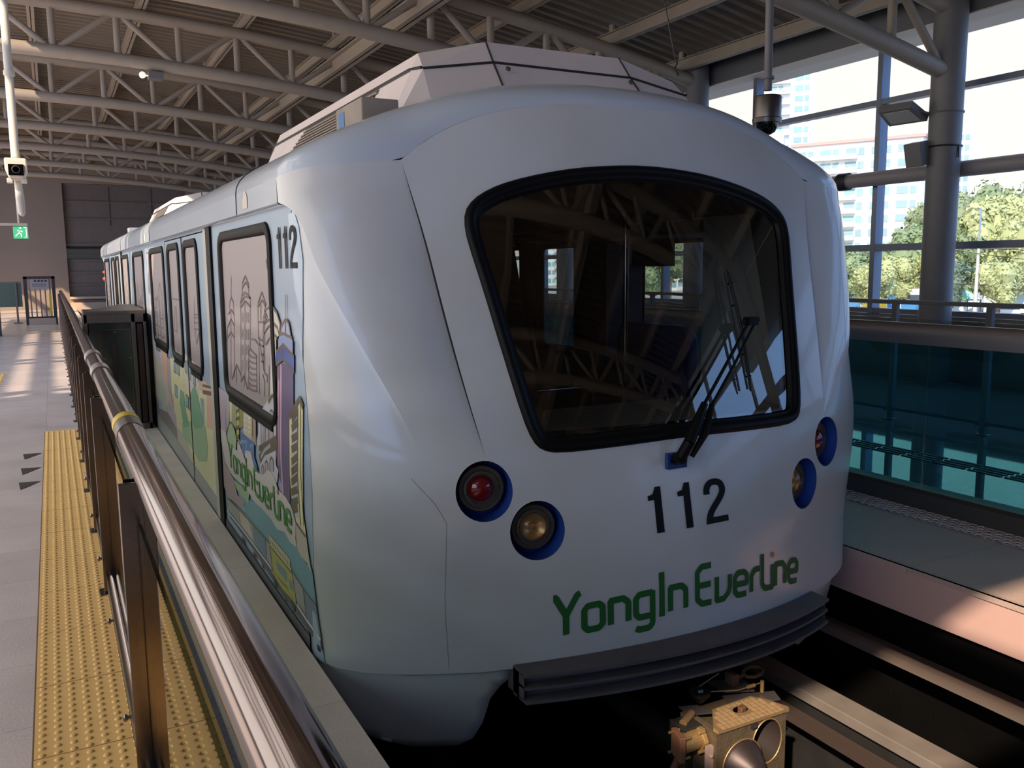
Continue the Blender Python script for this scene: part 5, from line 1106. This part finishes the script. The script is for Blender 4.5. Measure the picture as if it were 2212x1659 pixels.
b = MB(); b.lathe((4.785, 5, 2.745), (0, 0, 1), [(.08, -.0), (.104, .0), (.108, .03), (.102, .036), (.102, .18), (.095, .195), (.035, .20), (0, .20)], 36); b.build('housing', MATS['dull_stainless'], t, smooth=35)
b = MB(); b.lathe((4.785, 5, 2.745), (0, 0, -1), [(.082, 0), (.078, .034), (.058, .066), (.03, .082), (0, .087)], 32); b.build('dome', blackp, t, smooth=60)
b = MB(); b.tube([(4.785+.09*cos(a), 5+.04, 2.755-.10*sin(a)) for a in [pi*q/14 for q in range(15)]], .006, 6); b.build('guard_hoop', chrome, t, smooth=60)
t = thing('exit_sign', (-.3, 14, 2.3), 'green emergency exit sign with running figure, hanging at the left', 'sign')
b = MB(); b.tube([(-.36, 14, 7.3), (-.34, 14, 2.36)], .018, 10); b.box(-.62, 13.97, 2.335, -.24, 14.03, 2.37); b.build('hanger', grey_st, t, smooth=40)
b = MB(); b.box(-.42, 13.985, 2.16, -.24, 14.015, 2.335); b.build('panel', mat('exit_green', (60, 168, 120), .4, emit=.35), t)
b = MB(); yv = 13.982; b.add([(x, yv, z) for x, z in ((-.345, 2.31), (-.325, 2.32), (-.315, 2.30), (-.335, 2.29))], [(0, 1, 2, 3)])
for pl in ([(-.335, 2.285), (-.345, 2.24), (-.37, 2.22), (-.395, 2.19)], [(-.345, 2.24), (-.32, 2.215), (-.325, 2.18)], [(-.37, 2.265), (-.335, 2.275), (-.305, 2.25)]):
    la, rb = stroke(pl, .014); q = len(la); b.add([(p[0], yv, p[1]) for p in la+rb], [(i, i+1, q+i+1, q+i) for i in range(q-1)])
b.add([(x, yv, z) for x, z in ((-.295, 2.175), (-.255, 2.175), (-.255, 2.32), (-.295, 2.32), (-.285, 2.31), (-.265, 2.31), (-.265, 2.185), (-.285, 2.185))], [(0, 1, 7, 6), (1, 2, 5, 6), (2, 3, 4, 5)])
b.build('running_figure', mat('sign_white', (226, 240, 232), .4), t, fixn=False)
t = thing('truss_floodlight', (1.9, 18.01, 5.3), 'small lit floodlight hanging under a roof truss above the platform', 'floodlight')
b = MB(); b.tube([(1.95, 18.01, 5.50), (1.95, 18.01, 5.36)], .015, 8); b.box(1.86, 17.9, 5.24, 2.12, 18.12, 5.37); b.build('housing', grey_st, t, bevel=.01); b = MB(); b.lathe((1.76, 17.95, 5.30), (0, -1, 0), [(.05, -.08), (.06, 0), (.05, .03), (0, .05)], 16); b.tube([(1.78, 17.98, 5.3), (1.88, 18.0, 5.3)], .015, 6); b.build('lamp', mat('lit_lamp', (255, 246, 226), .3, emit=1.5), t)

# ------------------------------------------------------------ gates and barriers at the platform end
gt = thing('platform_gate', (-.3, 32, 0), 'barred end gate with a white notice, at the far end of the platform', 'gate')
b = MB(); b.box(-.80, 31.97, 0, -.70, 32.07, 1.55); b.box(.0, 31.97, 0, .10, 32.07, 1.55); b.box(-.8, 31.97, 1.48, .1, 32.05, 1.56); b.box(-.7, 31.98, .20, 0, 32.04, .27); b.build('frame', dkgrey, gt)
for k in range(5):
    b = MB(); x = -.62+k*.14; b.box(x-.02, 31.99, .27, x+.02, 32.03, 1.48); b.build('bar', wall_d, gt)
b = MB(); b.box(-.62, 31.95, 1.14, -.10, 31.97, 1.46); b.add([(-.60, 31.945, 1.37), (-.53, 31.945, 1.37), (-.565, 31.945, 1.44)], [(0, 1, 2)]); n_ = b.build('notice', mat('notice_grey', (156, 150, 150), .6), gt)
b = MB()
for k in range(4): b.box(-.5+k*.1, 31.944, 1.38, -.43+k*.1, 31.948, 1.44)
for k in range(2): b.box(-.56, 31.944, 1.30-k*.06, -.16, 31.948, 1.315-k*.06)
o = b.build('lettering', mat('notice_ink', (52, 52, 58), .6), None); putsub(o, n_)
b = MB(); b.box(-.72, 31.9, 0, .05, 31.96, .22); b.build('kick_plate', mat('pale_kick', (170, 150, 132), .7), gt)
b = MB(); b.box(-.10, 31.93, .28, -.03, 31.96, 1.0); b.build('yellow_edge', mat('yellow_edge', (188, 172, 60), .6), gt)
t = thing('end_barrier', (-1.6, 33.5, 0), 'green glass barrier beside the end gate', 'barrier')
b = MB(); b.box(-3.4, 33.45, .55, -.9, 33.5, 1.35); b.build('panel', mat('green_panel', (74, 96, 84), .4), t); b = MB(); b.box(-3.4, 33.44, 1.33, -.9, 33.52, 1.38); b.build('top_rail', steel_d, t)
for k in range(3): b = MB(); b.box(-3.2+k*1.05, 33.4, 0, -3.14+k*1.05, 33.46, 1.36); b.box(-3.3+k*1.05, 33.3, 0, -3.04+k*1.05, 33.5, .03); b.build('post', steel_d, t)
t = thing('side_post', (-1.35, 27, 0), 'dark steel door frame post at the left edge of the picture', 'post')
b = MB(); b.box(-1.42, 26.9, 0, -1.27, 27.05, 1.62); b.build('post', dkgrey, t); b = MB(); b.box(-1.44, 26.88, 1.6, -1.25, 27.07, 1.64); b.build('cap', steel_d, t)

# ------------------------------------------------------------ outside
GZ = -4.5
b = MB(); b.add([(9.3, -60, GZ), (400, -60, GZ), (400, 400, GZ), (9.3, 400, GZ)], [(0, 1, 2, 3)]); struct(b.build('ground', mat('asphalt_grey', (160, 156, 150), .9, var=.1, vscale=.1)))
leafs = [mat('leaf_light', (160, 168, 118), .7, var=.15, vscale=.5), mat('leaf_mid', (120, 138, 100), .7, var=.2, vscale=.5), mat('leaf_dark', (98, 118, 98), .7, var=.2, vscale=.5)]
bark = mat('bark', (110, 96, 84), .9, var=.2)
def crown_mesh(seed, n=2600):
    r = random.Random(seed); b = MB(); lobes = [(Vector((r.uniform(-.5, .5), r.uniform(-.5, .5), r.uniform(-.55, .6))), r.uniform(.32, .55)) for _ in range(16)]
    for i in range(n):
        c, rad = r.choice(lobes); d = Vector((r.gauss(0, 1), r.gauss(0, 1), r.gauss(0, 1))).normalized(); p = c+d*rad*r.uniform(.75, 1.05)
        a = Vector((r.gauss(0, 1), r.gauss(0, 1), r.gauss(0, .6))).normalized(); bb = (a.cross(d)+d*.3).normalized(); s_ = r.uniform(.035, .07)
        b.add([p+a*s_, p+bb*s_*.8, p-a*s_, p-bb*s_*.8], [(0, 1, 2, 3)])
    for c, rad in lobes:
        v = [c+Vector((sin(th)*cos(ph), sin(th)*sin(ph), cos(th)))*rad*.8 for th in (.01, .8, 1.6, 2.4, 3.13) for ph in [k*pi/4 for k in range(8)]]
        b.add(v, [(i*8+k, i*8+(k+1) % 8, (i+1)*8+(k+1) % 8, (i+1)*8+k) for i in range(4) for k in range(8)])
    me = bpy.data.meshes.new('crown'); me.from_pydata(b.v, [], b.f); return me
crowns = [crown_mesh(i) for i in range(4)]
crown_v = {}
def tree(x, y, h, w_, ci, label):
    t = thing('tree', (x, y, GZ), label, 'tree', 'trees outside the windows')
    k = (random.randint(0, 3), ci)
    if k not in crown_v:
        me = crowns[k[0]].copy(); me.materials.append(leafs[ci]); crown_v[k] = me
    o = bpy.data.objects.new('foliage', crown_v[k]); COL.objects.link(o); o.parent = t; o.location = (0, 0, h*.58); o.scale = (w_*.5, w_*.5, h*.46); o.rotation_euler = (0, 0, random.uniform(0, 6))
    b = MB(); b.tube([(0, 0, 0), (.1, 0, h*.3), (0, .1, h*.6)], [.28, .2, .1], 8); tk = b.build('trunk', bark, None); tk.parent = t
TL = []
def along(px, D):   # horizontal direction given as a bearing measured from the rail axis
    a = math.radians(px); return sin(a)*D, cos(a)*D
specs = [(48.2, 128, 8.8, 9, 2), (49.6, 122, 8.2, 8, 1), (50.8, 131, 8.8, 9, 2), (51.6, 118, 7.2, 6, 0), (52.7, 126, 11.5, 9, 1), (53.6, 134, 15, 10, 1), (53.9, 118, 9.5, 7, 0), (55.0, 122, 10, 8, 1), (55.6, 130, 16.0, 11, 1), (56.6, 124, 14.5, 10, 0), (57.5, 118, 11, 8, 0), (57.9, 128, 16.0, 11, 1), (59.0, 124, 14.5, 10, 0), (60.2, 130, 15.5, 11, 1), (54.4, 112, 6.5, 6, 2), (56.9, 110, 7, 6, 0), (50.2, 112, 6.2, 6, 0), (46.5, 130, 10, 9, 2), (62, 126, 14, 11, 1), (44, 130, 11, 10, 1), (41, 130, 12, 10, 2), (38, 132, 12, 10, 1), (65, 120, 13, 11, 0)]
desc = ['light yellow-green', 'mid green', 'dark green']
where = {0: 'behind the left window panes beside the train', 1: 'beside the mullion left of the column', 2: 'just left of the big column', 3: 'lower, just left of the big column', 4: 'partly hidden behind the big column', 5: 'tall, just right of the column', 6: 'lower, just right of the column', 7: 'right of the column, lower half of the pane', 8: 'tallest, in the middle of the right pane', 9: 'tall, in the right pane by the utility pole', 10: 'low bright one behind the utility pole', 11: 'tall, near the right edge of the picture', 12: 'at the right edge of the picture', 13: 'just past the right edge', 14: 'short, in front of the taller trees right of the column', 15: 'short, in front near the utility pole', 16: 'short, above the parked buses'}
for i, (a, D, h, w_, ci) in enumerate(specs):
    x, y = along(a, D); tree(x, y, h, w_, ci, 'leafy %s tree, %s' % (desc[ci], where.get(i, 'seen through the train windows, %s to the left' % ['near', 'farther', 'farthest', 'very far', 'remote', 'last'][i % 6])))
def block(a, D, wid, h, label, face=0, roofc=None):
    x, y = along(a, D); t = thing('apartment_building', (x, y, GZ), label, 'building', 'apartment blocks'); r = random.Random(int(a*10))
    d = Vector((-sin(math.radians(a+face)), -cos(math.radians(a+face)), 0)); e = Vector((-d.y, d.x, 0)); o = Vector((x, y, GZ))
    b = MB(); b.obox(o+Vector((0, 0, h/2))-d*6, e, d, (0, 0, 1), wid/2, 6, h/2); b.obox(o+Vector((0, 0, h+1.2))-d*6+e*wid*.15, e, d, (0, 0, 1), 3, 3, 1.2); b.build('wall', mat('block_white', (226, 226, 222), .8), t)
    if roofc: b = MB(); b.obox(o+Vector((0, 0, h+.3))-d*6, e, d, (0, 0, 1), wid/2+.5, 6.5, .3); b.build('roof_edge', mat('block_red', (206, 150, 140), .7), t)
    nf = int(h/2.8); nc = max(2, int(wid/5.2)); k = 0
    for f_ in range(nf):
        for c in range(nc):
            if k >= 96: break
            ec = -wid/2+(c+.5)*wid/nc; p = o+e*ec+Vector((0, 0, 1.6+f_*2.8))
            b = MB(); b.obox(p+e*-.9, e, d, (0, 0, 1), 1.1, .12, .75); b.obox(p+e*1.2, e, d, (0, 0, 1), .6, .12, .75)
            b.build('window', mat('block_glass', (130, 158, 164), .3) if r.random() < .7 else mat('block_teal', (128, 176, 172), .4), t); k += 1
        b = MB(); b.obox(o+e*(-wid*.18)+Vector((0, 0, .55+f_*2.8))+d*.7, e, d, (0, 0, 1), wid*.2, .7, .5); b.build('balcony', mat('block_balcony', (206, 202, 194), .8), t)
block(48.9, 200, 26, 31.5, 'white apartment block left of the mullion, stepped behind the train nose', 14, True)
block(52.7, 275, 25, 42, 'white apartment block between the mullion and the column', -10)
block(60.2, 235, 22, 37, 'white apartment block cut by the right edge of the picture', 10)
block(41.2, 225, 28, 37, 'cream apartment block seen through the train windows', 5)
block(33, 300, 34, 46, 'cream apartment block seen through the train windows, farther left', 0)
block(45.0, 262, 14, 62, 'distant narrow tower above the train nose', 0)
# utility pole
x, y = along(55.75, 108); t = thing('utility_pole', (x, y, GZ), 'concrete utility pole with crossarms and wires in the right window pane', 'pole')
b = MB(); b.tube([(x, y, GZ), (x, y, 3.6)], [.24, .14], 10); b.build('pole', mat('pole_concrete', (176, 172, 168), .8), t, smooth=60)
b = MB(); b.tube([(x, y, 3.4), (x, y, 7.6)], .09, 8); b.build('mast', mat('pole_steel', (120, 132, 160), .5), t)
for z in (3.3, -.6):
    b = MB(); b.tube([(x-2.2, y+3.0, z+.15), (x+2.2, y-3.0, z-.15)], .08, 6); b.build('crossarm', dkgrey, t)
for dx, z in ((-2, 3.35), (2, 3.2), (0, -.5), (.8, -.6)):
    b = MB(); P = [(x+dx+(q/10)*14, y-dx*1.3-(q/10)*22, z-1.6*sin(pi*q/10)) for q in range(11)]; b.tube(P, .035, 4); b.build('wire', dkgrey, t)
# vehicles and stalls
def bus(a, D, L, hgt, c1, c2, label):
    x, y = along(a, D); t = thing('parked_bus', (x, y, GZ), label, 'bus', 'parked buses'); d = Vector((-sin(math.radians(a+10)), -cos(math.radians(a+10)), 0)); e = Vector((-d.y, d.x, 0)); o = Vector((x, y, GZ))
    b = MB(); b.obox(o+Vector((0, 0, hgt/2+.3)), e, d, (0, 0, 1), L/2, 1.2, hgt/2); b.build('body', mat('bus_white', (236, 240, 244), .4), t, bevel=.15)
    b = MB(); b.obox(o+Vector((0, 0, .9))+e*L*.1, e, d, (0, 0, 1), L*.3, 1.24, .5); b.build('stripe', c1, t)
    b = MB(); b.obox(o+Vector((0, 0, hgt*.55))-e*L*.36, e, d, (0, 0, 1), L*.12, 1.24, hgt*.42); b.build('panel', c2, t)
    b = MB(); b.obox(o+Vector((0, 0, hgt*.72))+e*L*.1, e, d, (0, 0, 1), L*.36, 1.23, .38); b.build('window', mat('bus_glass', (60, 78, 92), .2), t)
    for s_ in (-1, 1): b = MB(); b.tube([o+e*s_*L*.3+d*1.25+Vector((0, 0, .45)), o+e*s_*L*.3-d*1.25+Vector((0, 0, .45))], .45, 16); b.build('wheel', rubber, t)
yl, bl_ = mat('bus_yellow', (232, 206, 70), .4), mat('bus_blue', (60, 130, 190), .4)
bus(50.45, 121, 7.2, 3.2, yl, bl_, 'white and yellow parked bus just right of the mullion'); bus(52.45, 118, 5.6, 2.9, bl_, bl_, 'white and blue parked van beside the big column')
def stall(a, D, c, label):
    x, y = along(a, D); t = thing('market_stall', (x, y, GZ), label, 'stall', 'stalls'); d = Vector((-sin(math.radians(a)), -cos(math.radians(a)), 0)); e = Vector((-d.y, d.x, 0)); o = Vector((x, y, GZ))
    b = MB(); b.prism([(-2, 2.0), (0, 3.2), (2, 2.0)], lambda u_, v_, w__: o+e*u_+Vector((0, 0, v_))+d*w__, -2, 2); b.build('canopy', c, t); b = MB()
    for u_ in (-1.9, 1.9):
        for w__ in (-1.9, 1.9): b.tube([o+e*u_+d*w__, o+e*u_+d*w__+Vector((0, 0, 2.1))], .06, 6)
    b.build('posts', grey_st, t); b = MB(); b.obox(o+Vector((0, 0, 1)), e, d, (0, 0, 1), 1.7, 1.7, 1); b.build('curtain', mat('stall_white', (226, 236, 234), .7), t)
stall(54.4, 116, mat('stall_green', (110, 180, 120), .6), 'green topped stall by the road right of the column'); stall(55.1, 119, mat('stall_mint', (170, 214, 206), .6), 'mint topped stall beside the utility pole')
x, y = along(57.55, 114); t = thing('parked_car', (x, y, GZ), 'white car parked by the road near the right edge', 'car')
d = Vector((-sin(math.radians(70)), -cos(math.radians(70)), 0)); e = Vector((-d.y, d.x, 0)); o = Vector((x, y, GZ))
b = MB(); b.prism([(-2.2, .4), (2.2, .4), (2.25, .8), (1.4, 1.0), (.8, 1.5), (-1.2, 1.52), (-1.9, 1.0), (-2.25, .85)], lambda u_, v_, w__: o+e*u_+Vector((0, 0, v_))+d*w__, -.85, .85); b.build('body', mat('bus_white', (236, 240, 244), .4), t, bevel=.06)
b = MB(); b.prism([(-1.6, 1.02), (1.2, 1.02), (.75, 1.42), (-1.1, 1.44)], lambda u_, v_, w__: o+e*u_+Vector((0, 0, v_))+d*w__, -.87, .87); b.build('window', MATS['bus_glass'], t)
for u_ in (-1.4, 1.4): b = MB(); b.tube([o+e*u_+d*.9+Vector((0, 0, .34)), o+e*u_-d*.9+Vector((0, 0, .34))], .34, 16); b.build('wheel', rubber, t)
x, y = along(58.6, 122); b = MB(); d = Vector((-sin(math.radians(60)), -cos(math.radians(60)), 0)); e = Vector((-d.y, d.x, 0)); o = Vector((x, y, GZ)); b.prism([(-5, 0), (6, 0), (6, 5.2), (-5, 3.4)], lambda u_, v_, w__: o+e*u_+Vector((0, 0, v_))+d*w__, -2, 2); tag(b.build('shed', mat('shed_pale', (206, 224, 222), .7)), 'pale sloping-roofed shed behind the parked car at the right edge', 'shed')
